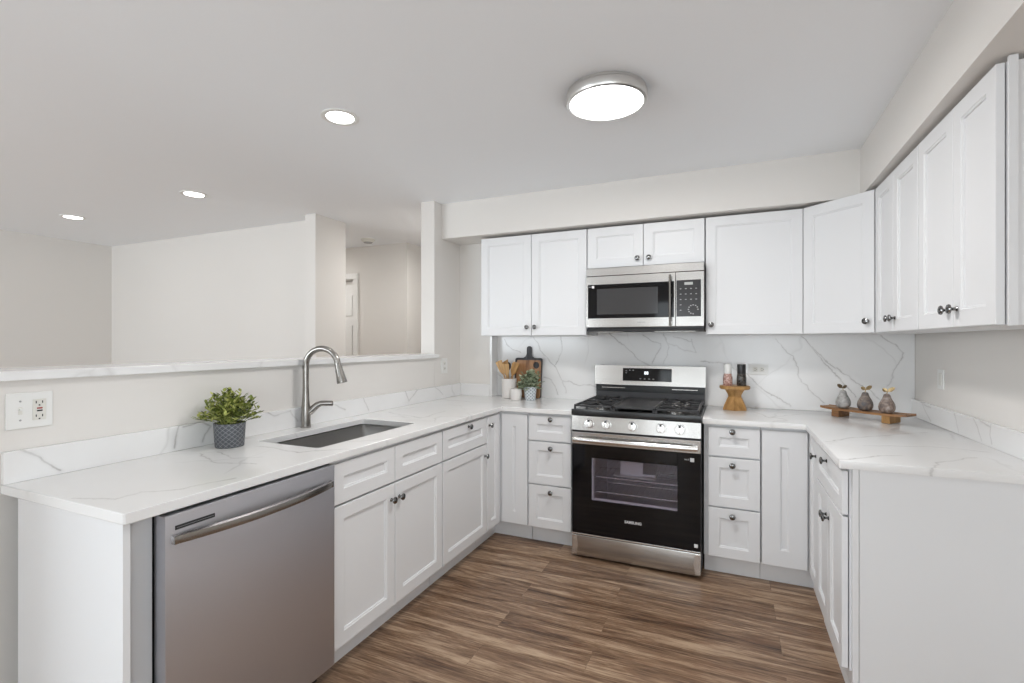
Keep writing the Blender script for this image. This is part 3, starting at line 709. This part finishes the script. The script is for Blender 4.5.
for x, z in ((.225, .10), (.25, .105), (.275, .105), (.225, .085)): MB().box(x, x + .010, -.0020, -.0016, z, z + .004, mtx=bgt).build('display_mark', M['grey_label'], bg, smooth=0)

# ================================================================ MICROWAVE
mw = thing('microwave', 'stainless steel over-the-range microwave with black door glass', 'microwave', (-1.919, -.405, 1.430))
MW = .754; mh = .430
MB().box(.0, MW, .03, .385, .012, mh, .002).build('body', M['black_enamel'], mw, smooth=0)
MB().box(.002, MW - .002, .012, .36, -.001, .0115).build('underside', M['dark'], mw, smooth=0)
for x0, x1 in ((.05, .24), (.45, .70)): MB().box(x0, x1, .05, .2, -.006, -.0015, .001).build('grease_filter', M['steel'], mw, smooth=0)
gr = MB().box(0, MW, 0, .03, .374, mh - .003, .002).build('vent_grille', M['steel'], mw, smooth=0)
md = MB(); md.box(0, .583, 0, .029, .026, .371, .002); md = md.build('door', M['steel'], mw, smooth=0)
MB().box(.012, .575, -.001, .001, .086, .316, .0004).build('door_glass', M['black_glass'], md, smooth=0)
MB().box(.075, .475, -.0016, -.0009, .112, .285, .0002).build('window_screen', mat('dark_grey_screen', (.045, .045, .047, 1), .12), md, smooth=0)
mp = MB().box(.585, MW, 0, .029, .026, .371, .002).build('control_panel', M['steel'], mw, smooth=0)
MB().box(.590, .736, -.001, .001, .088, .319, .0004).build('keypad', mat('charcoal_keypad', (.035, .035, .037, 1), .15), mp, smooth=0)
MB().box(.638, .688, -.0016, -.0009, .288, .305).build('clock_display', mat('dim_lcd', (.42, .43, .42, 1), .3), mp, smooth=0)
def mark(x0, x1, z0, z1): MB().box(x0, x1, -.0016, -.0011, z0, z1).build('button_mark', M['grey_label'], mp, smooth=0)
for rI in range(5):
    for cI in range(4):
        if rI >= 3 and cI > 0: continue
        x = .610 + cI * .031; z = .262 - rI * .034; mark(x, x + .010, z, z + .0045)
for a_ in range(0, 300, 30):
    an_ = R(a_); x = .690 + .028 * cos(an_); z = .132 + .028 * sin(an_); mark(x - .004, x + .004, z - .003, z + .003)
mb = MB()
pts = []
mb.tube([(.554, -.040, .030), (.554, -.043, .06), (.554, -.044, .19), (.554, -.043, .322), (.554, -.040, .352)], .0145, 14, (1., .5)); mb.box(.545, .563, -.037, -.0005, .036, .058, .002); mb.box(.545, .563, -.037, -.0005, .322, .344, .002)
mb.build('handle', M['nickel'], md, smooth=40)
mb = MB(); mb.box(.040, .056, -.0018, -.0010, .292, .308); mb.build('sticker', M['label'], md, smooth=0)
text('sticker_lettering', 'Wi-Fi', .009, M['label'], md, (.028, -.0014, .300), (R(90), 0, 0))
text('brand_lettering', 'SAMSUNG', .011, M['grey_label'], md, (.370, -.0006, .056), (R(90), 0, 0), bold=.0002)

# ================================================================ CEILING LAMPS
lp = thing('ceiling_lamp', 'large round flush ceiling lamp with a brushed nickel rim', 'ceiling lamp', (-1.512, -1.575, H))
MB().lathe([(.168, 0), (.168, -.010), (.160, -.012), (.172, -.014), (.174, -.040), (.170, -.050), (.158, -.052), (.156, -.046)], (0, 0, 0), 64, cap=False).build('rim', mat('satin_lamp_rim', (.72, .71, .69, 1), .32, 1.), lp)
MB().lathe([(.157, -.046), (.13, -.054), (.08, -.058), (.001, -.060)], (0, 0, 0), 64, cap=False).build('diffuser', M['lamp'], lp)
ll = bpy.data.lights.new('lamp_light', 'AREA'); ll.shape = 'DISK'; ll.size = .30; ll.energy = 17; ll.color = (1, .985, .97)
lo = bpy.data.objects.new('lamp_light', ll); C.objects.link(lo); lo.parent = lp; lo.location = (0, 0, -.066)
def can(x, y, label, watts=.8):
    r = thing('recessed_light', label, 'recessed light', (x, y, H), 0, 'recessed ceiling lights')
    MB().lathe([(.088, -.0005), (.088, -.004), (.070, -.006), (.064, -.003), (.058, -.0005)], (0, 0, 0), 40, cap=False).build('trim_ring', M['plastic_white'], r)
    MB().lathe([(.0635, -.0028), (.0635, -.0042), (.001, -.0046)], (0, 0, 0), 40, cap=False).build('lens', M['can'], r)
    l_ = bpy.data.lights.new('downlight', 'AREA'); l_.shape = 'DISK'; l_.size = .11; l_.energy = watts; l_.color = (1, .97, .93)
    o_ = bpy.data.objects.new('downlight', l_); C.objects.link(o_); o_.parent = r; o_.location = (0, 0, -.009)
can(-2.738, -1.861, 'recessed ceiling light nearest the viewer, above the sink worktop')
can(-4.605, -1.347, 'middle recessed ceiling light, above the living room beyond the ledge', .8)
can(-6.221, -1.342, 'farthest left recessed ceiling light, near the living room corner', .8)
sd = thing('smoke_detector', 'small round white smoke detector on the hallway ceiling', 'smoke detector', (-4.50, .42, H))
MB().lathe([(.07, 0), (.07, -.012), (.055, -.03), (.045, -.034), (.001, -.035)], (0, 0, 0), 32, cap=False).build('housing', M['almond'], sd)
MB().lathe([(.048, -.0335), (.04, -.040), (.001, -.041)], (0, 0, 0), 24, cap=False).build('grille', M['grey_label'], sd)
# unseen hall and corridor lamps, added to light the hallway walls
hl = thing('hall_fill_lamp', 'round ceiling lamp added out of sight to light the hallway', 'ceiling lamp', (-3.52, .28, H))
MB().lathe([(.12, 0), (.12, -.03), (.10, -.045)], (0, 0, 0), 32, cap=False).build('rim', M['nickel'], hl)
MB().lathe([(.105, -.044), (.06, -.055), (.001, -.058)], (0, 0, 0), 32, cap=False).build('diffuser', M['can'], hl)
l_ = bpy.data.lights.new('hall_fill_light', 'AREA'); l_.shape = 'DISK'; l_.size = .2; l_.energy = 9; l_.color = (1, .98, .95)
o_ = bpy.data.objects.new('hall_fill_light', l_); C.objects.link(o_); o_.parent = hl; o_.location = (0, 0, -.064)
hl2 = copy_tree(hl); hl2.location = (-5.6, .2, H); hl2['label'] = 'round ceiling lamp added unseen behind the living room wall to light the corridor'

# ================================================================ SWITCHES AND OUTLETS (local: face -y)
def outlet_faces(parent, x, z, s=1., horizontal=False, col='almond'):
    for k in (-1, 1):
        px, pz = (x + k * .02 * s, z) if horizontal else (x, z + k * .02 * s)
        f = MB().box(px - .014 * s, px + .014 * s, -.008, -.0055, pz - .014 * s, pz + .014 * s, .002).build('receptacle', M[col], parent, smooth=0)
        mb = MB()
        if horizontal: mb.box(px - .005, px + .004, -.0086, -.008, pz - .008, pz - .006); mb.box(px - .005, px + .004, -.0086, -.008, pz + .006, pz + .008); mb.box(px + .007, px + .010, -.0086, -.008, pz - .002, pz + .002)
        else: mb.box(px - .008, px - .006, -.0086, -.008, pz - .004, pz + .005); mb.box(px + .006, px + .008, -.0086, -.008, pz - .004, pz + .005); mb.box(px - .002, px + .002, -.0086, -.008, pz - .010, pz - .007)
        mb.build('slots', M['black_plastic'], f, smooth=0)
sp = thing('switch_plate', 'double white wall plate with a toggle switch and a red-buttoned outlet above the worktop', 'switch', (PX, -2.8685, 1.1365), R(90))
MB().box(-.058, .058, -.006, -.0005, -.057, .057, .002).build('plate', M['plastic_white'], sp, smooth=0)
tg = MB().box(-.029, -.019, -.007, -.006, -.012, .012, .0005).build('toggle_surround', M['almond'], sp, smooth=0)
MB().box(-.0275, -.0205, -.016, -.006, .001, .008, .001).build('toggle', M['plastic_white'], tg, smooth=0)
MB().lathe([(.003, 0), (.003, .001), (.001, .0015)], (-.024, -.006, .030), 12, Matrix.Rotation(R(90), 4, 'X')).build('screw', M['grey_label'], sp)
MB().lathe([(.003, 0), (.003, .001), (.001, .0015)], (-.024, -.006, -.030), 12, Matrix.Rotation(R(90), 4, 'X')).build('screw', M['grey_label'], sp)
gf = MB().box(.006, .040, -.0085, -.006, -.034, .034, .001).build('outlet', M['almond'], sp, smooth=0)
mb = MB()
for z in (.023, -.021): mb.box(.013, .0155, -.0092, -.0085, z - .003, z + .005); mb.box(.029, .0315, -.0092, -.0085, z - .003, z + .005); mb.box(.0205, .0245, -.0092, -.0085, z - .011, z - .007)
mb.build('slots', M['black_plastic'], gf, smooth=0)
MB().box(.016, .030, -.0098, -.0085, .002, .0065, .0005).build('reset_button', M['red_plastic'], gf, smooth=0)
MB().box(.016, .030, -.0098, -.0085, -.006, -.0015, .0005).build('test_button', M['black_plastic'], gf, smooth=0)
o1 = thing('wall_outlet', 'white outlet on the half wall below the pillar, right end of the ledge', 'outlet', (PX, -.352, 1.168), R(90))
MB().box(-.045, .045, -.006, -.0005, -.060, .060, .002).build('plate', M['plastic_white'], o1, smooth=0); outlet_faces(o1, 0, 0)
o2 = thing('wall_outlet', 'white horizontal outlet on the quartz backsplash behind the pepper grinder', 'outlet', (-.842, -.02, 1.173))
MB().box(-.057, .057, -.006, -.0005, -.036, .036, .002).build('plate', M['plastic_white'], o2, smooth=0); outlet_faces(o2, 0, 0, 1, True)
o3 = thing('wall_switch', 'white switch plate on the right wall above the upstand', 'switch', (0, -.415, 1.160), R(-90))
MB().box(-.040, .040, -.006, -.0005, -.052, .052, .002).build('plate', M['plastic_white'], o3, smooth=0)
MB().box(-.016, .016, -.009, -.006, -.032, .032, .001).build('rocker', M['almond'], o3, smooth=0)

# ================================================================ DECOR
rnd = random.Random(5)
def leaf(mb, p, d, up, L_, W_):
    d = d.normalized(); s_ = d.cross(up)
    if s_.length < 1e-3: s_ = Vector((1, 0, 0))
    s_.normalize(); n_ = s_.cross(d)
    pr = [p, p + d * L_ * .35 + s_ * W_ * .5 + n_ * W_ * .12, p + d * L_ * .75 + s_ * W_ * .42 + n_ * W_ * .1, p + d * L_, p + d * L_ * .75 - s_ * W_ * .42 + n_ * W_ * .1, p + d * L_ * .35 - s_ * W_ * .5 + n_ * W_ * .12, p + d * L_ * .5 - n_ * W_ * .05]
    mb.raw(pr, [(0, 1, 6), (1, 2, 6), (2, 3, 6), (3, 4, 6), (4, 5, 6), (5, 0, 6)])
def leaf_mat(name, cols, rough=.5):
    m = mat(name, cols[1], rough); t = NT(m)
    n = t.n('ShaderNodeNewGeometry')
    t.l(t.ramp(n.outputs['Random Per Island'], [(0., cols[0]), (.45, cols[1]), (1., cols[2])]), t.b.inputs['Base Color'])
    return m
M['leaf'] = leaf_mat('yellow_green_leaves', [(.035, .055, .012), (.20, .25, .04), (.55, .56, .18)])
M['leaf2'] = leaf_mat('grey_green_leaves', [(.07, .10, .05), (.28, .35, .22), (.58, .62, .46)])
def bush(parent, base_z, rx, rz, nst, nl, L_, W_, m, stem_r=.05, seed=1, droop=0.):
    rn = random.Random(seed); mb = MB(); st = MB()
    for i in range(nst):
        az = rn.uniform(0, 2 * pi); el = rn.uniform(.0, 1) ** .8
        th = el * R(78 + droop); d = Vector((sin(th) * cos(az), sin(th) * sin(az), cos(th)))
        ln = 1 / math.sqrt((sin(th) / rx) ** 2 + (cos(th) / rz) ** 2) * rn.uniform(.78, 1.05)
        p0 = Vector((rn.uniform(-1, 1) * stem_r, rn.uniform(-1, 1) * stem_r, base_z)); p1 = Vector((0, 0, base_z)) + d * ln
        st.tube([p0, (p0 + p1) / 2 + Vector((0, 0, .01)), p1], .0011, 5)
        for j in range(nl):
            t_ = .35 + .65 * (j + 1) / nl; p = p0.lerp(p1, t_) + Vector((0, 0, .01 * (1 - t_)))
            a2 = rn.uniform(0, 2 * pi); side = Vector((cos(a2), sin(a2), rn.uniform(-.1, .7)))
            leaf(mb, p, (d * .6 + side * .9), Vector((0, 0, 1)) + side * .3, L_ * rn.uniform(.7, 1.15), W_ * rn.uniform(.8, 1.1))
    f = mb.build('foliage', m, parent, smooth=0); s_ = st.build('stems', m, parent)
    return f
# green plant by the sink
pp = thing('potted_plant', 'bushy yellow-green plant in a dark grey ribbed pot left of the faucet', 'plant', (-2.962, -2.268, CT1 + .0005))
def ribbed_pot():
    m = mat('slate_grey_ribbed_ceramic', (.105, .112, .125, 1), .5); t = NT(m)
    p = t.coord('Object'); s = t.n('ShaderNodeSeparateXYZ'); t.l(p, s.inputs[0])
    an_ = t.math('ARCTAN2', s.outputs[1], s.outputs[0])
    a_ = t.math('SINE', t.math('ADD', t.math('MULTIPLY', an_, 16.), t.math('MULTIPLY', s.outputs[2], 330.)))
    b_ = t.math('SINE', t.math('SUBTRACT', t.math('MULTIPLY', an_, 16.), t.math('MULTIPLY', s.outputs[2], 330.)))
    h = t.math('MAXIMUM', a_, b_)
    l = t.ramp(h, [(.80, (.085, .092, .105)), (.97, (.24, .25, .265))])
    t.l(l, t.b.inputs['Base Color']); t.bump(h, .5, .002)
    return m
MB().lathe([(.053, 0), (.055, .003), (.0605, .097), (.0605, .100), (.056, .100), (.054, .085), (.001, .084)], (0, 0, 0), 48).build('pot', ribbed_pot(), pp)
MB().lathe([(.0535, .0845), (.03, .09), (.001, .092)], (0, 0, 0), 24).build('soil', M['soil'], pp)
bush(pp, .086, .128, .148, 100, 8, .024, .0145, M['leaf'], .035, 3)
# utensil crock
uc = thing('utensil_crock', 'tall plain white ceramic crock holding wooden utensils', 'crock', (-2.612, -.150, CT1 + .0005))
MB().lathe([(.052, 0), (.057, .004), (.058, .150), (.0575, .154), (.053, .154), (.052, .02), (.001, .015)], (0, 0, 0), 40).build('crock', mat('white_stoneware', (.78, .755, .73, 1), .45), uc)
def utensil(name, label, tip, base_, kind, wm='wood_light'):
    """a wooden utensil leaning in the crock; base_ and tip are world points"""
    base_, tip = Vector(base_), Vector(tip); d = tip - base_; Ln = d.length
    r = thing(name, label, 'wooden utensil', base_, 0, 'wooden utensils in the crock')
    q = Vector((0, 0, 1)).rotation_difference(d).to_matrix().to_4x4()
    mb = MB()
    mb.tube([(0, 0, 0), (0, 0, Ln * .35), (0, 0, Ln * .66)], [.006, .0065, .0055], 10)
    hd_ = MB()
    if kind == 'spatula': prof = [(-.008, .62), (-.022, .72), (-.029, .985), (-.022, 1.0), (.022, 1.0), (.029, .985), (.022, .72), (.008, .62)]
    elif kind == 'slanted': prof = [(-.008, .60), (-.024, .72), (-.030, .93), (.030, 1.0), (.024, .72), (.008, .60)]
    else: prof = [(.030 * sin(a_ / 16 * 2 * pi) * (1 if True else 0), .86 + .13 * -cos(a_ / 16 * 2 * pi)) for a_ in range(16)]
    hd_.prism([(x, z * Ln) for x, z in prof], -.0035, .0035, .0012, mtx=Matrix.Rotation(R(90), 4, 'X'))
    a_ = mb.build('handle', M[wm], r); a_.rotation_euler = q.to_euler()
    b_ = hd_.build('blade' if kind != 'spoon' else 'bowl', M[wm], r, smooth=0); b_.rotation_euler = q.to_euler()
    return r
zb = CT1 + .022; cx0, cy0 = -2.612, -.150
utensil('wooden_spatula', 'flat wooden spatula leaning farthest left in the white crock', (cx0 - .090, cy0 - .01, 1.205), (cx0 + .020, cy0, zb), 'spatula')
utensil('wooden_spatula', 'wooden spatula with slanted edge, second from left in the crock', (cx0 - .056, cy0 + .032, 1.212), (cx0 + .008, cy0 - .02, zb), 'slanted', 'wood_mid')
utensil('wooden_spatula', 'pale wooden spatula standing upright at the front of the crock', (cx0 - .016, cy0 - .036, 1.185), (cx0 - .005, cy0 + .012, zb), 'spatula')
utensil('wooden_spatula', 'broad wooden turner leaning to the right in the crock', (cx0 + .066, cy0 - .018, 1.200), (cx0 - .028, cy0 + .01, zb), 'slanted', 'wood_mid')
utensil('wooden_spatula', 'narrower wooden spatula at the back right of the crock, towards the boards', (cx0 + .050, cy0 + .030, 1.195), (cx0 - .012, cy0 - .005, zb), 'spatula')
bs = utensil('slotted_spoon', 'wooden utensil with a dark tip at the back of the crock', (cx0 - .040, cy0 + .046, 1.200), (cx0 + .0, cy0 + .022, zb), 'spoon')
for ch in bs.children:
    if ch.name.startswith('bowl'): ch.data.materials[0] = M['slate']
# white cup
wc = MB().lathe([(.036, 0), (.041, .004), (.0455, .045), (.0435, .084), (.041, .086), (.038, .084), (.038, .012), (.001, .010)], (-2.512, -.250, CT1 + .0005), 36).build('cup', mat('matte_white_ceramic', (.80, .775, .75, 1), .5))
recentre(wc); tag(wc, 'small plain white ceramic cup in front of the utensil crock', 'cup')
# small plant in patterned pot
sp2 = thing('potted_plant', 'small grey-green plant in a white patterned tin pot before the boards', 'plant', (-2.408, -.215, CT1 + .0005))
def dotted():
    m = mat('white_pot_with_grey_dashes', (.6, .63, .65, 1), .4); t = NT(m)
    p = t.coord('Object'); s = t.n('ShaderNodeSeparateXYZ'); t.l(p, s.inputs[0])
    an_ = t.math('ARCTAN2', s.outputs[1], s.outputs[0])
    a_ = t.math('SINE', t.math('MULTIPLY', an_, 10.)); b_ = t.math('SINE', t.math('MULTIPLY', s.outputs[2], 260.))
    c_ = t.math('MULTIPLY', a_, b_)
    t.l(t.ramp(c_, [(.35, (.62, .66, .69)), (.6, (.16, .19, .22))]), t.b.inputs['Base Color'])
    return m
MB().lathe([(.038, 0), (.040, .002), (.049, .094), (.051, .098), (.0505, .101), (.047, .101), (.045, .086), (.001, .085)], (0, 0, 0), 36).build('pot', dotted(), sp2)
MB().lathe([(.044, .0855), (.02, .09), (.001, .091)], (0, 0, 0), 20).build('soil', M['soil'], sp2)
bush(sp2, .088, .092, .135, 52, 7, .034, .024, M['leaf2'], .03, 8, 22)
# boards leaning on the splash
def board(name, label, cx_, w_, h_, m, yb, lean, handle, hole, t_=.014):
    r = thing(name, label, 'cutting board', (cx_, yb, CT1 + .0008)); r.rotation_euler = (-lean, 0, 0)
    mb = MB(); rc = .016; n = 5; out = []
    hw = w_ / 2
    for ccx, ccz, a0 in ((hw - rc, rc, -90), (hw - rc, h_ - rc, 0)):
        for k in range(n + 1): out.append((ccx + rc * cos(R(a0 + k * 90 / n)), ccz + rc * sin(R(a0 + k * 90 / n))))
    if handle:
        hw2, hh_ = .019, handle
        out += [(.048, h_ ), (.028, h_ + .012), (hw2, h_ + .032)]
        for k in range(9): a_ = R(k * 22.5); out.append((hw2 * cos(a_) * 1.05, h_ + hh_ - hw2 + hw2 * sin(a_)))
        out += [(-hw2, h_ + .032), (-.028, h_ + .012), (-.048, h_)]
    for ccx, ccz, a0 in ((-hw + rc, h_ - rc, 90), (-hw + rc, rc, 180)):
        for k in range(n + 1): out.append((ccx + rc * cos(R(a0 + k * 90 / n)), ccz + rc * sin(R(a0 + k * 90 / n))))
    mtx = Matrix.Rotation(R(90), 4, 'X')
    if hole:
        bm = mb.bm; hx, hz, hr = hole; lay = []
        hp = [(hx + hr * cos(2 * pi * k / 20), hz + hr * sin(2 * pi * k / 20)) for k in range(20)]
        for y in (-t_, 0.):
            o_ = [bm.verts.new((x, y, z)) for x, z in out]; i_ = [bm.verts.new((x, y, z)) for x, z in hp]
            es = [bm.edges.new((o_[k], o_[(k + 1) % len(o_)])) for k in range(len(o_))] + [bm.edges.new((i_[k], i_[(k + 1) % 20])) for k in range(20)]
            bmesh.ops.triangle_fill(bm, use_beauty=True, edges=es, normal=(0, 1, 0)); lay.append((o_, i_))
        for j in (0, 1):
            a_, b_ = lay[0][j], lay[1][j]
            for k in range(len(a_)): bm.faces.new((a_[k], a_[(k + 1) % len(a_)], b_[(k + 1) % len(a_)], b_[k]))
        bmesh.ops.recalc_face_normals(bm, faces=bm.faces[:])
    else: mb.prism(out, 0, t_, .002, mtx=mtx)
    mb.build('blade', m, r, smooth=30)
    return r
board('cutting_board', 'charcoal paddle board with a rounded handle, leaning at the back', -2.488, .232, .315, M['slate'], -.0665, R(6), .095, None)
board('cutting_board', 'brown wooden board with a round finger hole, leaning in front of the charcoal board', -2.480, .205, .298, M['wood_board'], -.0835, R(6), 0, (.064, .258, .027))
# wooden pedestal with grinders
st = thing('cake_stand', 'golden wooden hourglass pedestal stand beside the range', 'stand', (-.988, -.160, CT1 + .0005), R(12))
MB().lathe([(.086, .134), (.092, .138), (.092, .153), (.089, .156)], (0, 0, 0), 40).build('top', M['wood_mid'], st)
mb = MB(); prof = [(.080, 0), (.080, .006), (.072, .03), (.052, .07), (.044, .085), (.047, .10), (.062, .125), (.070, .1335)]
mb.lathe(prof, (0, 0, 0), 6, rot=R(15)); mb.build('base', M['wood_mid'], st, smooth=0)
def pinkish():
    m = mat('pink_salt_in_glass', (.5, .3, .26, 1), .2); t = NT(m)
    v = t.n('ShaderNodeTexVoronoi'); v.inputs['Scale'].default_value = 220; t.l(t.coord('Object'), v.inputs['Vector'])
    t.l(t.ramp(v.outputs['Color'], [(.2, (.20, .09, .075)), (.6, (.55, .33, .28)), (.9, (.8, .62, .56))]), t.b.inputs['Base Color']); return m
zt = CT1 + .157
sg = thing('salt_grinder', 'pink salt grinder with a white cap on the wooden stand', 'grinder', (-1.030, -.170, zt))
MB().lathe([(.028, 0), (.029, .002), (.029, .052), (.024, .074), (.0225, .078)], (0, 0, 0), 28).build('jar', pinkish(), sg)
MB().lathe([(.0215, .0782), (.022, .080), (.0225, .134), (.021, .140), (.001, .141)], (0, 0, 0), 28).build('cap', M['plastic_white'], sg)
def pepper():
    m = mat('black_peppercorns_in_glass', (.03, .03, .03, 1), .2); t = NT(m)
    v = t.n('ShaderNodeTexVoronoi'); v.inputs['Scale'].default_value = 260; t.l(t.coord('Object'), v.inputs['Vector'])
    t.l(t.ramp(v.outputs['Color'], [(.5, (.015, .014, .013)), (.95, (.20, .18, .16))]), t.b.inputs['Base Color']); return m
pg = thing('pepper_grinder', 'black pepper grinder with a black cap on the wooden stand', 'grinder', (-.948, -.160, zt))
MB().lathe([(.028, 0), (.029, .002), (.029, .052), (.026, .074), (.0245, .078)], (0, 0, 0), 28).build('jar', pepper(), pg)
MB().lathe([(.025, .0782), (.0255, .080), (.0265, .134), (.025, .140), (.001, .141)], (0, 0, 0), 28).build('cap', M['black_plastic'], pg)

# tray with pears
ta = R(-40)
tc = Vector((-.312, -.312, CT1 + .0008))
tr = thing('serving_tray', 'long footed wooden tray lying diagonally in the right corner of the worktop', 'tray', tc, ta)
mb = MB(); n = 24; hl_, hw_ = .225, .064
vs = []; fs = []
for i in range(n + 1):
    t_ = -1 + 2 * i / n; x = t_ * hl_; z = .040 + .006 * abs(t_) ** 4; wd = hw_ * (1 - .22 * abs(t_) ** 6)
    vs += [(x, -wd, z), (x, wd, z), (x, wd, z + .011), (x, wd - .008, z + .0125), (x, wd - .014, z + .009), (x, -wd + .014, z + .009), (x, -wd + .008, z + .0125), (x, -wd, z + .011)]
for i in range(n):
    for k in range(8): fs.append((i * 8 + k, i * 8 + (k + 1) % 8, i * 8 + 8 + (k + 1) % 8, i * 8 + 8 + k))
fs += [tuple(range(8)), tuple(n * 8 + k for k in range(7, -1, -1))]
mb.raw(vs, fs); bmesh.ops.recalc_face_normals(mb.bm, faces=mb.bm.faces[:])
mb.build('tray_top', M['wood_tray'], tr, smooth=30)
for x in (-.135, .130): MB().box(x - .020, x + .020, -.055, .055, 0, .0398, .002).build('foot', M['wood_mid'] if x > 0 else M['wood_tray'], tr, smooth=0)
def pear_mat(name, c0, c1, c2):
    m = mat(name, c1, .55); t = NT(m); p = t.coord('Object')
    a_ = t.noise(p, 28, 5, .65, .5); b_ = t.noise(t.mapping(p, loc=(3, 1, 2)), 90, 4, .7)
    v = t.math('ADD', t.math('MULTIPLY', a_.outputs[0], .75), t.math('MULTIPLY', b_.outputs[0], .3))
    t.l(t.ramp(v, [(.42, c0), (.52, c1), (.64, c2)]), t.b.inputs['Base Color']); t.bump(b_.outputs[0], .3, .001); return m
M['brass'] = mat('aged_brass', (.42, .31, .16, 1), .35, .9)
M['bronze'] = mat('dark_bronze', (.16, .12, .075, 1), .4, .8)
def pear(label, off, m, lm, s=1., spin=0.):
    c, s_ = cos(ta), sin(ta)
    loc = (tc.x + c * off, tc.y + s_ * off, tc.z + .0495)
    r = thing('decorative_pear', label, 'ornament', loc, spin, 'ornamental pears on the tray')
    pr = [(.001, .0), (.018, .0), (.030, .006), (.0375, .020), (.039, .034), (.036, .050), (.029, .066), (.021, .080), (.0175, .092), (.0155, .100), (.010, .105), (.001, .106)]
    MB().lathe([(a * s, b * s) for a, b in pr], (0, 0, 0), 36).build('pear_body', m, r, smooth=60)
    MB().tube([(0, 0, .104 * s), (.001, 0, .114 * s), (.004, 0, .124 * s)], [.003, .002, .0022], 8).build('stem', M['brass'], r)
    mb = MB()
    for sg_, L_ in ((1, .042), (-1, .028)):
        leaf(mb, Vector((.002, 0, .118 * s)), Vector((sg_, .1, .75)), Vector((0, -1, .3)), L_, .021)
    o_ = mb.build('leaf', lm, r, smooth=0); sm_ = o_.modifiers.new('t', 'SOLIDIFY'); sm_.thickness = .0015
    return r
pear('pale grey mottled pear ornament at the left of the wooden tray', -.120, pear_mat('pale_grey_mottle', (.25, .24, .23), (.38, .37, .36), (.52, .51, .50)), M['bronze'], 1., R(200))
pear('dark grey-brown pear ornament in the middle of the wooden tray', .0, pear_mat('dark_grey_brown_mottle', (.09, .095, .11), (.17, .135, .115), (.30, .25, .22)), M['brass'], 1., R(10))
pear('reddish grey pear ornament at the right of the wooden tray', .110, pear_mat('reddish_grey_mottle', (.13, .11, .10), (.26, .195, .165), (.42, .37, .34)), M['brass'], 1., R(-20))
